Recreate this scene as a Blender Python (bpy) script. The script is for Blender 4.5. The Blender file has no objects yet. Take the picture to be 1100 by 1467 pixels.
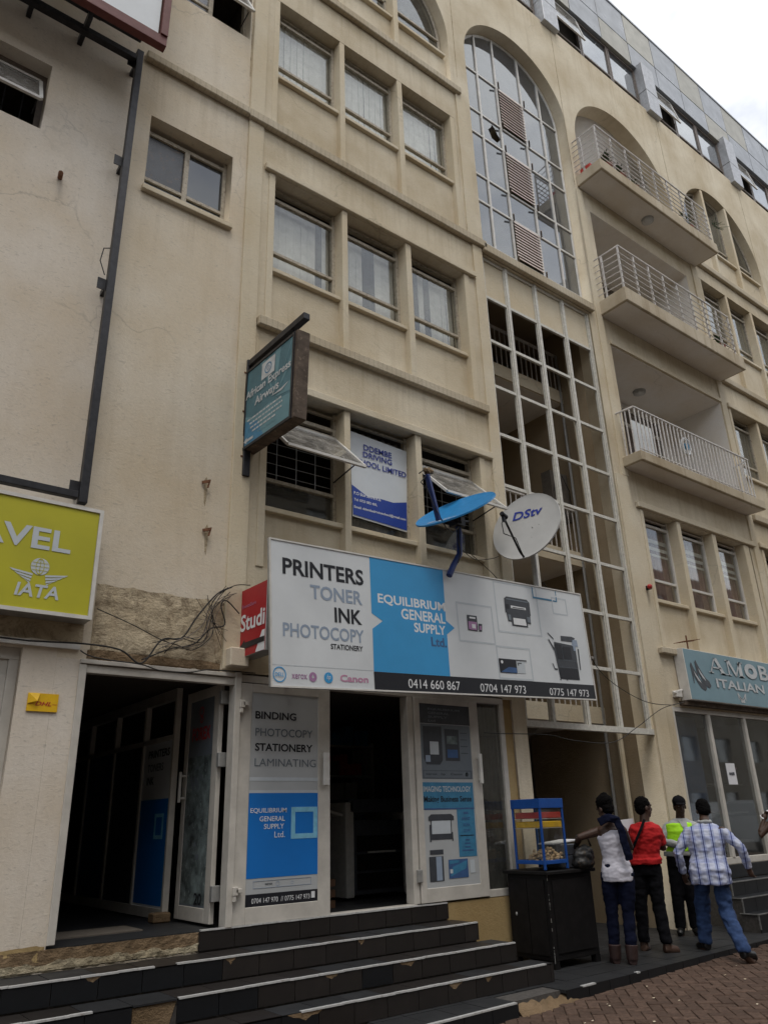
import bpy, bmesh, math, random
from mathutils import Vector, Matrix
random.seed(7)
SC = bpy.context.scene
COL = SC.collection
R = math.radians

# ------------------------------------------------------------------ camera
cam_data = bpy.data.cameras.new("camera")
cam = bpy.data.objects.new("camera", cam_data)
COL.objects.link(cam)
SC.camera = cam
cam_data.sensor_fit = 'VERTICAL'
cam_data.sensor_height = 24.0
cam_data.lens = 17.917
cam_data.clip_start = 0.05
cam_data.clip_end = 2000
PIT, ROLL, YAW = R(22.01935), R(-1.79265), R(38.04554)
fwd = Vector((math.sin(YAW)*math.cos(PIT), math.cos(YAW)*math.cos(PIT), math.sin(PIT)))
right0 = Vector((math.cos(YAW), -math.sin(YAW), 0))
up0 = right0.cross(fwd)
rgt = right0*math.cos(ROLL) + up0*math.sin(ROLL)
upv = -right0*math.sin(ROLL) + up0*math.cos(ROLL)
cm = Matrix((rgt, upv, -fwd)).transposed().to_4x4()
cm.translation = (0, 0, 1.6)
cam.matrix_world = cm

# ------------------------------------------------------------------ world and sun
SUN_EL, SUN_AZ = R(66), R(205)      # azimuth measured clockwise from +Y (into the facade)
SKY_X = 2.6
world = bpy.data.worlds.new("World")
SC.world = world
world.use_nodes = True
wn, wl = world.node_tree.nodes, world.node_tree.links
wn.clear()
wo = wn.new("ShaderNodeOutputWorld")
bg = wn.new("ShaderNodeBackground")
bg.inputs['Strength'].default_value = 0.1
sky = wn.new("ShaderNodeTexSky")
sky.sky_type = 'NISHITA'
sky.sun_disc = False
sky.sun_elevation = SUN_EL
sky.sun_rotation = SUN_AZ
sky.dust_density = 2.0
tc = wn.new("ShaderNodeTexCoord")
mp = wn.new("ShaderNodeMapping")
mp.inputs['Scale'].default_value = (1.0, 1.0, 2.2)
mp.inputs['Location'].default_value = (SKY_X, 0.4, 0.0)
nz = wn.new("ShaderNodeTexNoise")
nz.inputs['Scale'].default_value = 3.2
nz.inputs['Detail'].default_value = 7
nz.inputs['Roughness'].default_value = 0.55
cr = wn.new("ShaderNodeValToRGB")
cr.color_ramp.elements[0].position = 0.36
cr.color_ramp.elements[0].color = (0.42, 0.42, 0.42, 1)
cr.color_ramp.elements[1].position = 0.56
cr.color_ramp.elements[1].color = (1, 1, 1, 1)
mx = wn.new("ShaderNodeMix")
mx.data_type = 'RGBA'
mx.inputs['B'].default_value = (9.0, 9.1, 9.25, 1)
wl.new(tc.outputs['Generated'], mp.inputs['Vector'])
wl.new(mp.outputs['Vector'], nz.inputs['Vector'])
wl.new(nz.outputs['Fac'], cr.inputs['Fac'])
wl.new(cr.outputs['Color'], mx.inputs['Factor'])
wl.new(sky.outputs['Color'], mx.inputs['A'])
wl.new(mx.outputs['Result'], bg.inputs['Color'])
wl.new(bg.outputs['Background'], wo.inputs['Surface'])

sun_d = bpy.data.lights.new("sun", 'SUN')
sun_d.energy = 0.9
sun_d.angle = R(20)
sun_d.color = (1.0, 0.955, 0.88)
sun = bpy.data.objects.new("sun", sun_d)
COL.objects.link(sun)
sv = Vector((math.sin(SUN_AZ)*math.cos(SUN_EL), math.cos(SUN_AZ)*math.cos(SUN_EL), math.sin(SUN_EL)))
sun.rotation_euler = sv.to_track_quat('Z', 'Y').to_euler()

SC.view_settings.view_transform = 'Standard'
SC.view_settings.look = 'None'
SC.view_settings.exposure = 0.55
SC.view_settings.gamma = 1.0
SC.view_settings.use_curve_mapping = False

# ------------------------------------------------------------------ materials
def _new(name):
    m = bpy.data.materials.new(name)
    m.use_nodes = True
    nt = m.node_tree
    return m, nt, nt.nodes['Principled BSDF'], nt.nodes['Material Output']

def node(nt, t, **kw):
    n = nt.nodes.new(t)
    for k, v in kw.items():
        if k.startswith('_'):
            setattr(n, k[1:], v)
        else:
            n.inputs[k.replace('__', ' ')].default_value = v
    return n

def mixc(nt, fac, a, b, blend='MIX'):
    n = nt.nodes.new("ShaderNodeMix")
    n.data_type = 'RGBA'
    n.blend_type = blend
    for key, val in (('Factor', fac), ('A', a), ('B', b)):
        s = n.inputs[key]
        if hasattr(val, 'is_output') or isinstance(val, bpy.types.NodeSocket):
            nt.links.new(val, s)
        elif key == 'Factor':
            s.default_value = val
        else:
            s.default_value = (*val, 1) if len(val) == 3 else val
    return n.outputs['Result']

def ramp(nt, src, stops):
    r = nt.nodes.new("ShaderNodeValToRGB")
    el = r.color_ramp.elements
    el[0].position, el[0].color = stops[0][0], (*[stops[0][1]]*3, 1)
    el[1].position, el[1].color = stops[-1][0], (*[stops[-1][1]]*3, 1)
    for p, c in stops[1:-1]:
        e = el.new(p)
        e.color = (c, c, c, 1)
    nt.links.new(src, r.inputs['Fac'])
    return r.outputs['Color']

def noise(nt, co, scale, detail=5, rough=.55, sc=None, dist=0):
    src = co
    if sc:
        mpn = nt.nodes.new("ShaderNodeMapping")
        mpn.inputs['Scale'].default_value = sc
        nt.links.new(co, mpn.inputs['Vector'])
        src = mpn.outputs['Vector']
    n = nt.nodes.new("ShaderNodeTexNoise")
    n.inputs['Scale'].default_value = scale
    n.inputs['Detail'].default_value = detail
    n.inputs['Roughness'].default_value = rough
    n.inputs['Distortion'].default_value = dist
    nt.links.new(src, n.inputs['Vector'])
    return n.outputs['Fac']

def plaster(name, c, dark=.74, streak=.25, scratch=.3, bump=.35, tone=(1.0, .93, .82), dentil=False, grime=0.0, drips=()):
    m, nt, b, o = _new(name)
    co = nt.nodes.new("ShaderNodeTexCoord").outputs['Object']
    big = noise(nt, co, .9, 6, .6)
    c2 = tuple(x*dark*t for x, t in zip(c, tone))
    col = mixc(nt, ramp(nt, big, [(.35, 0), (.68, 1)]), c, c2)
    scr = noise(nt, co, 6, 7, .7, (1.5, 1, 3.4), 2.2)
    col = mixc(nt, ramp(nt, scr, [(.57, 0), (.66, scratch)]), col, tuple(x*.45 for x in c))
    st = noise(nt, co, 1.5, 7, .62, (4.5, 1, .32), .3)
    col = mixc(nt, ramp(nt, st, [(.52, 0), (.75, streak)]), col, tuple(x*y for x, y in zip(c, (.52, .45, .36))))
    fine = noise(nt, co, 38, 5, .6)
    col = mixc(nt, ramp(nt, fine, [(.3, 0), (.75, .22)]), col, tuple(x*.6 for x in c))
    if grime:
        gr = noise(nt, co, 5, 8, .75, None, .8)
        col = mixc(nt, ramp(nt, gr, [(.48, 0), (.62, grime)]), col, (.12, .085, .05))
    if dentil:
        w = nt.nodes.new("ShaderNodeTexWave")
        w.bands_direction = 'X'
        w.inputs['Scale'].default_value = 4.2
        w.inputs['Distortion'].default_value = .9
        w.inputs['Detail'].default_value = 2
        nt.links.new(co, w.inputs['Vector'])
        col = mixc(nt, ramp(nt, w.outputs['Fac'], [(.0, .32), (.14, 0)]), col, tuple(x*.4 for x in c))
    if drips:
        # drip stains hanging below the ledges
        sx = nt.nodes.new("ShaderNodeSeparateXYZ"); nt.links.new(co, sx.inputs[0])
        acc = None
        for zl in drips:
            mr = nt.nodes.new("ShaderNodeMapRange")
            mr.inputs['From Min'].default_value = zl-.9; mr.inputs['From Max'].default_value = zl
            gt = nt.nodes.new("ShaderNodeMath"); gt.operation = 'LESS_THAN'; gt.inputs[1].default_value = zl
            pr = nt.nodes.new("ShaderNodeMath"); pr.operation = 'MULTIPLY'
            nt.links.new(sx.outputs['Z'], mr.inputs['Value']); nt.links.new(sx.outputs['Z'], gt.inputs[0])
            nt.links.new(mr.outputs['Result'], pr.inputs[0]); nt.links.new(gt.outputs[0], pr.inputs[1])
            if acc is None:
                acc = pr.outputs[0]
            else:
                ad = nt.nodes.new("ShaderNodeMath"); ad.operation = 'MAXIMUM'
                nt.links.new(acc, ad.inputs[0]); nt.links.new(pr.outputs[0], ad.inputs[1]); acc = ad.outputs[0]
        dn = noise(nt, co, 2.6, 6, .7, (5.5, 1, .16), .2)
        dr = ramp(nt, dn, [(.50, 0), (.75, .55)])
        dm = nt.nodes.new("ShaderNodeMath"); dm.operation = 'MULTIPLY'
        nt.links.new(acc, dm.inputs[0]); nt.links.new(dr, dm.inputs[1])
        col = mixc(nt, dm.outputs[0], col, tuple(x*y for x, y in zip(c, (.50, .43, .33))))
    # hairline cracks, only here and there
    wv = nt.nodes.new("ShaderNodeVectorMath"); wv.operation = 'MULTIPLY_ADD'
    cn = nt.nodes.new("ShaderNodeTexNoise"); cn.inputs['Scale'].default_value = 2.2; cn.inputs['Detail'].default_value = 6
    nt.links.new(co, cn.inputs['Vector'])
    nt.links.new(cn.outputs['Color'], wv.inputs[0]); wv.inputs[1].default_value = (.5, .5, .5); nt.links.new(co, wv.inputs[2])
    vo = nt.nodes.new("ShaderNodeTexVoronoi"); vo.feature = 'DISTANCE_TO_EDGE'; vo.inputs['Scale'].default_value = .55
    nt.links.new(wv.outputs[0], vo.inputs['Vector'])
    mask = ramp(nt, noise(nt, co, .7, 3, .5, (1, 1, 1.3)), [(.50, 0), (.62, 1)])
    ck = ramp(nt, vo.outputs['Distance'], [(.0, .38), (.006, 0)])
    mm = nt.nodes.new("ShaderNodeMath"); mm.operation = 'MULTIPLY'
    nt.links.new(ck, mm.inputs[0]); nt.links.new(mask, mm.inputs[1])
    col = mixc(nt, mm.outputs[0], col, tuple(x*.3 for x in c))
    nt.links.new(col, b.inputs['Base Color'])
    b.inputs['Roughness'].default_value = .92
    b.inputs['Specular IOR Level'].default_value = .2
    bp = nt.nodes.new("ShaderNodeBump")
    bp.inputs['Strength'].default_value = bump
    bp.inputs['Distance'].default_value = .012
    h = nt.nodes.new("ShaderNodeMath"); h.operation = 'ADD'
    nt.links.new(scr, h.inputs[0]); nt.links.new(fine, h.inputs[1])
    nt.links.new(h.outputs[0], bp.inputs['Height'])
    nt.links.new(bp.outputs['Normal'], b.inputs['Normal'])
    return m

def simple(name, c, rough=.6, metal=0.0, var=.18, nscale=14, bump=.0, spec=.4, rnd=0.0, wear=None, coat=0):
    m, nt, b, o = _new(name)
    co = nt.nodes.new("ShaderNodeTexCoord").outputs['Object']
    n = noise(nt, co, nscale, 5, .6)
    col = mixc(nt, ramp(nt, n, [(.3, 0), (.7, 1)]), tuple(min(1, x*(1+var*.5)) for x in c), tuple(x*(1-var) for x in c))
    if rnd:
        oi = nt.nodes.new("ShaderNodeObjectInfo")
        col = mixc(nt, ramp(nt, oi.outputs['Random'], [(0, 0), (1, rnd)]), col, tuple(x*.42 for x in c))
    if wear:
        w = noise(nt, co, 22, 7, .7, None, .6)
        col = mixc(nt, ramp(nt, w, [(.56, 0), (.66, 1)]), col, wear)
    nt.links.new(col, b.inputs['Base Color'])
    rr = nt.nodes.new("ShaderNodeMapRange")
    rr.inputs['To Min'].default_value = max(0, rough-.08)
    rr.inputs['To Max'].default_value = min(1, rough+.12)
    nt.links.new(n, rr.inputs['Value'])
    nt.links.new(rr.outputs['Result'], b.inputs['Roughness'])
    b.inputs['Metallic'].default_value = metal
    b.inputs['Specular IOR Level'].default_value = spec
    b.inputs['Coat Weight'].default_value = coat
    if bump:
        bp = nt.nodes.new("ShaderNodeBump")
        bp.inputs['Strength'].default_value = bump
        bp.inputs['Distance'].default_value = .006
        nt.links.new(noise(nt, co, nscale*3, 5, .6), bp.inputs['Height'])
        nt.links.new(bp.outputs['Normal'], b.inputs['Normal'])
    return m

def glass(name, tint=(.95, .95, .93), see=.35, dirt=.06, base=(.03, .035, .04), rough=.03, ior=1.55):
    """window glass: a clear share, a fresnel reflection and a film of dust"""
    m, nt, b, o = _new(name)
    co = nt.nodes.new("ShaderNodeTexCoord").outputs['Object']
    b.inputs['Base Color'].default_value = (*base, 1)
    b.inputs['Roughness'].default_value = rough
    b.inputs['IOR'].default_value = 1.55
    tr = nt.nodes.new("ShaderNodeBsdfTransparent")
    tr.inputs['Color'].default_value = (*tint, 1)
    lwn = nt.nodes.new("ShaderNodeLayerWeight")
    lwn.inputs['Blend'].default_value = .5
    pw = nt.nodes.new("ShaderNodeMath"); pw.operation = 'POWER'; pw.inputs[1].default_value = 4.0
    nt.links.new(lwn.outputs['Facing'], pw.inputs[0])
    lw = nt.nodes.new("ShaderNodeMapRange")
    f0 = ((ior-1)/(ior+1))**2
    lw.inputs['To Min'].default_value = f0*1.5
    lw.inputs['To Max'].default_value = .9
    nt.links.new(pw.outputs[0], lw.inputs['Value'])
    gl = nt.nodes.new("ShaderNodeBsdfGlossy")
    gl.inputs['Roughness'].default_value = rough
    gl.inputs['Color'].default_value = (.9, .93, .95, 1)
    bp = nt.nodes.new("ShaderNodeBump")
    bp.inputs['Strength'].default_value = .05
    bp.inputs['Distance'].default_value = .02
    nt.links.new(noise(nt, co, 1.3, 2, .4), bp.inputs['Height'])
    nt.links.new(bp.outputs['Normal'], gl.inputs['Normal'])
    df = nt.nodes.new("ShaderNodeBsdfDiffuse")
    df.inputs['Color'].default_value = (.34, .32, .29, 1)
    m0 = nt.nodes.new("ShaderNodeMixShader")   # clear against body
    m0.inputs[0].default_value = see
    nt.links.new(b.outputs[0], m0.inputs[1]); nt.links.new(tr.outputs[0], m0.inputs[2])
    m1 = nt.nodes.new("ShaderNodeMixShader")
    nt.links.new(lw.outputs[0], m1.inputs[0])
    nt.links.new(m0.outputs[0], m1.inputs[1]); nt.links.new(gl.outputs[0], m1.inputs[2])
    m2 = nt.nodes.new("ShaderNodeMixShader")
    dn = noise(nt, co, 7, 6, .65, None, .4)
    nt.links.new(ramp(nt, dn, [(.4, dirt*.4), (.7, dirt*1.6)]), m2.inputs[0])
    nt.links.new(m1.outputs[0], m2.inputs[1]); nt.links.new(df.outputs[0], m2.inputs[2])
    nt.links.new(m2.outputs[0], o.inputs['Surface'])
    return m

M = {}
CR = (.67, .595, .46)
M['wall'] = plaster('cream_plaster', CR, streak=.32, drips=(7.05, 10.2, 13.5, 17.8))
M['wall_slab'] = plaster('streaked_balcony_plaster', (.53, .46, .35), dark=.7, streak=.85)
M['opposite'] = plaster('brown_grey_plaster', (.20, .18, .15))
M['louvre'] = simple('louvre_paint', (.66, .56, .51), .6, var=.25, nscale=20)
M['wall_left'] = plaster('greyish_plaster', (.68, .62, .54), dark=.88, streak=.14, scratch=.5, bump=.22)
M['wall_mid'] = plaster('rough_cream_plaster', (.67, .60, .49), dark=.88, streak=.2, scratch=.45, bump=.25, drips=(8.25, 10.2))
M['wall_ledge'] = plaster('ledge_plaster', (.54, .475, .365), dark=.78, streak=.35, dentil=True)
M['wall_trim'] = plaster('trim_plaster', (.64, .57, .44), dark=.88, streak=.15)
M['wall_base'] = plaster('ochre_base_plaster', (.46, .34, .17), dark=.7, streak=.2)
M['wall_rough'] = plaster('stained_crumbling_plaster', (.58, .49, .35), dark=.62, streak=.4, scratch=.8, bump=.8, grime=.7)
M['concrete_chip'] = plaster('broken_concrete', (.27, .19, .115), dark=.5, streak=.3, scratch=.7, bump=1.0, grime=.6)
M['plaster_edge'] = plaster('crumbly_plaster_edge', (.47, .41, .29), dark=.6, streak=.2, scratch=.6, bump=1.2, grime=.4)
M['wall_white'] = plaster('white_plaster', (.80, .79, .78), dark=.92, streak=.15, scratch=.15)
M['wall_in'] = plaster('stair_plaster', (.36, .29, .20), dark=.8, streak=.2)
M['soffit'] = plaster('soffit_plaster', (.72, .69, .66), dark=.9, streak=.08, scratch=.12)
M['metal_white'] = simple('white_painted_metal', (.62, .6, .56), .42, var=.14, nscale=9)
M['door_white'] = simple('white_door_frame', (.52, .49, .44), .4, var=.16, nscale=6)
M['metal_grid'] = simple('pale_grid_paint', (.58, .56, .5), .5, var=.2, nscale=20)
M['metal_cream'] = simple('cream_window_paint', (.42, .37, .29), .55, var=.3, nscale=25, wear=(.13, .1, .075))
M['metal_dark'] = simple('black_steel', (.028, .028, .032), .45, var=.4, nscale=18, metal=.3)
M['metal_brown'] = simple('brown_frame', (.16, .13, .11), .5, var=.3)
M['metal_rust'] = simple('rusty_sheet', (.10, .072, .052), .8, var=.5, nscale=9, wear=(.20, .15, .11))
M['rust'] = simple('rust', (.16, .07, .035), .9, var=.5, nscale=40)
M['metal_grey'] = simple('galvanised_steel', (.4, .4, .39), .4, metal=.5)
M['red_frame'] = simple('dark_red_paint', (.12, .03, .025), .55)
M['rail'] = simple('railing_paint', (.60, .57, .54), .45, var=.3, nscale=30)
M['clad_grey'] = simple('grey_cladding', (.31, .33, .36), .28, var=.25, nscale=2.5, rnd=.35, spec=.5)
M['clad_beige'] = simple('beige_cladding', (.40, .385, .33), .4, var=.2, nscale=2.5, rnd=.2)
M['clad_box'] = simple('aluminium_casing', (.42, .43, .45), .35, var=.2, metal=.25)
M['joint'] = simple('dark_joint', (.05, .05, .055), .8)
M['glass'] = glass('window_glass', see=.97, dirt=.05)
M['glass_rusty'] = simple('rust_spotted_glass', (.05, .055, .065), .25, var=.3, nscale=8, wear=(.13, .09, .06), spec=.6)
M['glass_dark'] = glass('dark_window_glass', see=.25, dirt=.03)
M['glass_arch'] = glass('arched_window_glass', see=.3, dirt=.06, base=(.06, .07, .085), ior=1.75)
M['glass_attic'] = glass('attic_window_glass', see=.3, dirt=.06, base=(.06, .07, .085), ior=2.3)
M['glass_dirty'] = glass('dirty_window_glass', see=.25, dirt=.35, base=(.05, .055, .06))
M['glass_shop'] = glass('shop_glass', see=.8, dirt=.03, ior=1.7)
M['glass_frost'] = glass('dusty_glass', see=.6, dirt=.4)
M['blind'] = simple('blind_fabric', (.76, .76, .73), .85, var=.12, nscale=4, rnd=.22)
M['curtain_red'] = simple('reddish_curtain', (.25, .12, .10), .9, var=.3, nscale=5)
M['curtain_dark'] = simple('maroon_curtain', (.085, .03, .028), .9, var=.4, nscale=5)
M['curtain_grey'] = simple('grey_curtain', (.16, .155, .14), .9, var=.35, nscale=6)
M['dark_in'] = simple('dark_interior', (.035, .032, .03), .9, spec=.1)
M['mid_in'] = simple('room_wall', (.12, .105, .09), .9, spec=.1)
M['poster_white'] = simple('grey_white_poster', (.42, .435, .44), .4, var=.1, nscale=2)
M['sign_white'] = simple('white_vinyl', (.64, .665, .68), .38, var=.1, nscale=1.6)
M['sign_blue'] = simple('blue_print', (.045, .30, .60), .38, var=.08, nscale=2)
M['sign_navy'] = simple('royal_blue_print', (.015, .05, .30), .45, var=.1, nscale=3)
M['door_blue'] = simple('bright_blue_print', (.010, .16, .52), .35, var=.08, nscale=2)
M['blue_pale'] = simple('pale_blue_print', (.22, .52, .70), .4)
M['blue_mid'] = simple('mid_blue_print', (.05, .20, .34), .4)
M['ink_black'] = simple('black_print', (.014, .015, .02), .4, var=.1)
M['ink_dark'] = simple('charcoal_print', (.05, .055, .065), .4)
M['ink_grey'] = simple('blue_grey_print', (.27, .33, .42), .4, var=.05)
M['ink_grey2'] = simple('grey_print', (.15, .175, .20), .4, var=.05)
M['ink_line'] = simple('pale_grey_print', (.50, .54, .57), .4, var=.05)
M['ink_white'] = simple('white_print', (.72, .73, .74), .4, var=.05)
M['ink_purple'] = simple('purple_print', (.38, .20, .36), .4)
M['ink_pink'] = simple('pink_print', (.50, .24, .36), .4)
M['ink_red'] = simple('red_print', (.45, .03, .03), .4)
M['ink_navy'] = simple('navy_print', (.02, .04, .30), .4)
M['ink_bluegrey'] = simple('slate_blue_print', (.05, .11, .25), .4)
M['sign_yellow'] = simple('yellow_green_vinyl', (.47, .44, .03), .4, var=.14, nscale=1.2)
M['sign_red'] = simple('red_vinyl', (.38, .012, .02), .38, var=.12, nscale=2)
M['sign_teal'] = simple('faded_teal_print', (.065, .165, .205), .4, var=.25, nscale=3)
M['sign_teal2'] = simple('pale_teal_print', (.12, .25, .29), .4, var=.15, nscale=3)
M['sign_amob'] = simple('pale_blue_signboard', (.17, .275, .32), .42, var=.12, nscale=2)
M['ink_sil'] = simple('silver_print', (.50, .52, .53), .4)
M['ink_shadow'] = simple('letter_side', (.10, .16, .19), .5)
M['dhl_yellow'] = simple('yellow_sticker', (.75, .45, .01), .5, var=.1)
M['banknotes'] = simple('banknote_heap_print', (.16, .20, .20), .4, var=.9, nscale=7, wear=(.30, .34, .33))
M['note'] = simple('printed_picture', (.16, .20, .20), .4, var=.8, nscale=9)
M['tile_black'] = simple('black_step_tile', (.007, .008, .010), .45, var=.35, nscale=7, rnd=.5, bump=.1)
M['tile_brown'] = simple('brown_grey_step_tile', (.022, .018, .016), .45, var=.3, nscale=6, rnd=.55, bump=.12)
M['tile_walk'] = simple('walkway_tile', (.026, .027, .029), .5, var=.35, nscale=5, rnd=.5, bump=.15)
M['grout'] = simple('grout', (.075, .068, .062), .95, var=.4, nscale=30)
M['nosing_dull'] = simple('dull_nosing', (.17, .17, .165), .5, var=.4, nscale=30)
M['nosing'] = simple('white_nosing', (.46, .46, .45), .4, var=.2, nscale=30, wear=(.3, .28, .26))
M['paver'] = simple('red_brown_paver', (.115, .074, .055), .85, var=.4, nscale=24, rnd=.6, bump=.6, spec=.2)
M['sand'] = simple('dirt_bedding', (.08, .056, .042), .98, var=.4, nscale=30, bump=.5, spec=.1)
M['asphalt'] = simple('asphalt', (.085, .078, .070), .9, var=.3, nscale=40, bump=.4)
M['dish_blue'] = simple('blue_dish_paint', (.02, .20, .46), .4, var=.15)
M['dish_white'] = simple('grey_white_dish_paint', (.47, .47, .46), .45, var=.08, nscale=4)
M['pole_blue'] = simple('dark_blue_paint', (.012, .03, .14), .5)
M['cable'] = simple('black_cable', (.015, .014, .013), .6)
M['cable_pale'] = simple('pale_cable', (.14, .12, .10), .6)
M['wood_black'] = simple('black_painted_wood', (.009, .008, .008), .6, var=.4, nscale=10, bump=.1, spec=.2)
M['case_blue'] = simple('blue_case_paint', (.008, .065, .28), .42, var=.15)
M['tray_red'] = simple('red_tray', (.50, .04, .03), .4)
M['tray_yellow'] = simple('yellow_tray', (.75, .46, .02), .45)
M['clear'] = glass('clear_case_glass', see=1.0, dirt=.03, ior=1.3)
M['snack'] = simple('snack', (.60, .43, .26), .8, var=.5, nscale=40, bump=.5)
M['paper'] = simple('paper', (.68, .68, .7), .8, var=.06)
M['skin'] = simple('dark_skin', (.060, .032, .021), .5, var=.15, spec=.4)
M['hair'] = simple('black_hair', (.004, .0035, .0035), .9, var=.4, nscale=60, bump=.9, spec=.08)
M['cloth_white'] = simple('white_cotton', (.52, .51, .57), .9, var=.1, nscale=9, bump=.3)
M['cloth_navy'] = simple('navy_cloth', (.006, .008, .022), .95, var=.3, nscale=12, bump=.3, spec=.1)
M['cloth_black'] = simple('black_cloth', (.007, .007, .009), .95, var=.3, nscale=12, bump=.3, spec=.1)
M['cloth_red'] = simple('red_cotton', (.42, .008, .01), .85, var=.15, nscale=9, bump=.3)
M['cloth_grey'] = simple('pale_grey_cotton', (.36, .37, .36), .9, var=.12, nscale=9, bump=.3)
M['vest'] = simple('lime_vest', (.42, .85, .02), .7, var=.1, nscale=9)
M['denim'] = simple('blue_denim', (.024, .052, .135), .9, var=.35, nscale=14, bump=.3)
M['boot_brown'] = simple('brown_boot', (.03, .014, .012), .6)
M['shoe_black'] = simple('black_shoe', (.01, .01, .01), .4)
M['bag'] = simple('dark_patterned_bag', (.012, .012, .012), .5, var=.5, nscale=30, wear=(.07, .045, .02))
M['leaf'] = simple('leaf_green', (.05, .085, .03), .6, var=.5, nscale=30)
M['pot'] = simple('terracotta_pot', (.22, .07, .05), .8)
M['car_paint'] = simple('silver_car_paint', (.38, .39, .40), .3, metal=.5, var=.05)
M['rubber'] = simple('rubber', (.015, .015, .015), .8)
M['brown_board'] = simple('brown_wood', (.10, .05, .025), .6, var=.4, nscale=12)
M['copier_white'] = simple('off_white_plastic', (.42, .41, .38), .5)

def plaid_mat():
    m, nt, b, o = _new('plaid_cotton')
    co = nt.nodes.new("ShaderNodeTexCoord").outputs['Object']
    sp = nt.nodes.new("ShaderNodeSeparateXYZ"); nt.links.new(co, sp.inputs[0])
    def stripes(sock, per, w, off=0.0):
        a = nt.nodes.new("ShaderNodeMath"); a.operation = 'ADD'; a.inputs[1].default_value = off+10
        nt.links.new(sock, a.inputs[0])
        d = nt.nodes.new("ShaderNodeMath"); d.operation = 'MULTIPLY'; d.inputs[1].default_value = 1/per
        nt.links.new(a.outputs[0], d.inputs[0])
        f = nt.nodes.new("ShaderNodeMath"); f.operation = 'FRACT'; nt.links.new(d.outputs[0], f.inputs[0])
        l = nt.nodes.new("ShaderNodeMath"); l.operation = 'LESS_THAN'; l.inputs[1].default_value = w
        nt.links.new(f.outputs[0], l.inputs[0])
        return l.outputs[0]
    def scaled(s, k):
        q = nt.nodes.new("ShaderNodeMath"); q.operation = 'MULTIPLY'; q.inputs[1].default_value = k
        nt.links.new(s, q.inputs[0]); return q.outputs[0]
    col = mixc(nt, scaled(stripes(sp.outputs['X'], .105, .5, .02), .45), (.50, .52, .60), (.15, .20, .40))
    col = mixc(nt, scaled(stripes(sp.outputs['X'], .014, .45), .18), col, (.1, .15, .4))
    col = mixc(nt, scaled(stripes(sp.outputs['Z'], .12, .35), .35), col, (.2, .24, .48))
    col = mixc(nt, scaled(stripes(sp.outputs['Z'], .014, .4), .16), col, (.1, .15, .4))
    col = mixc(nt, scaled(stripes(sp.outputs['X'], .105, .10), .95), col, (.02, .03, .14))
    nt.links.new(col, b.inputs['Base Color'])
    b.inputs['Roughness'].default_value = .9
    b.inputs['Specular IOR Level'].default_value = .15
    return m
M['plaid'] = plaid_mat()

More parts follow.
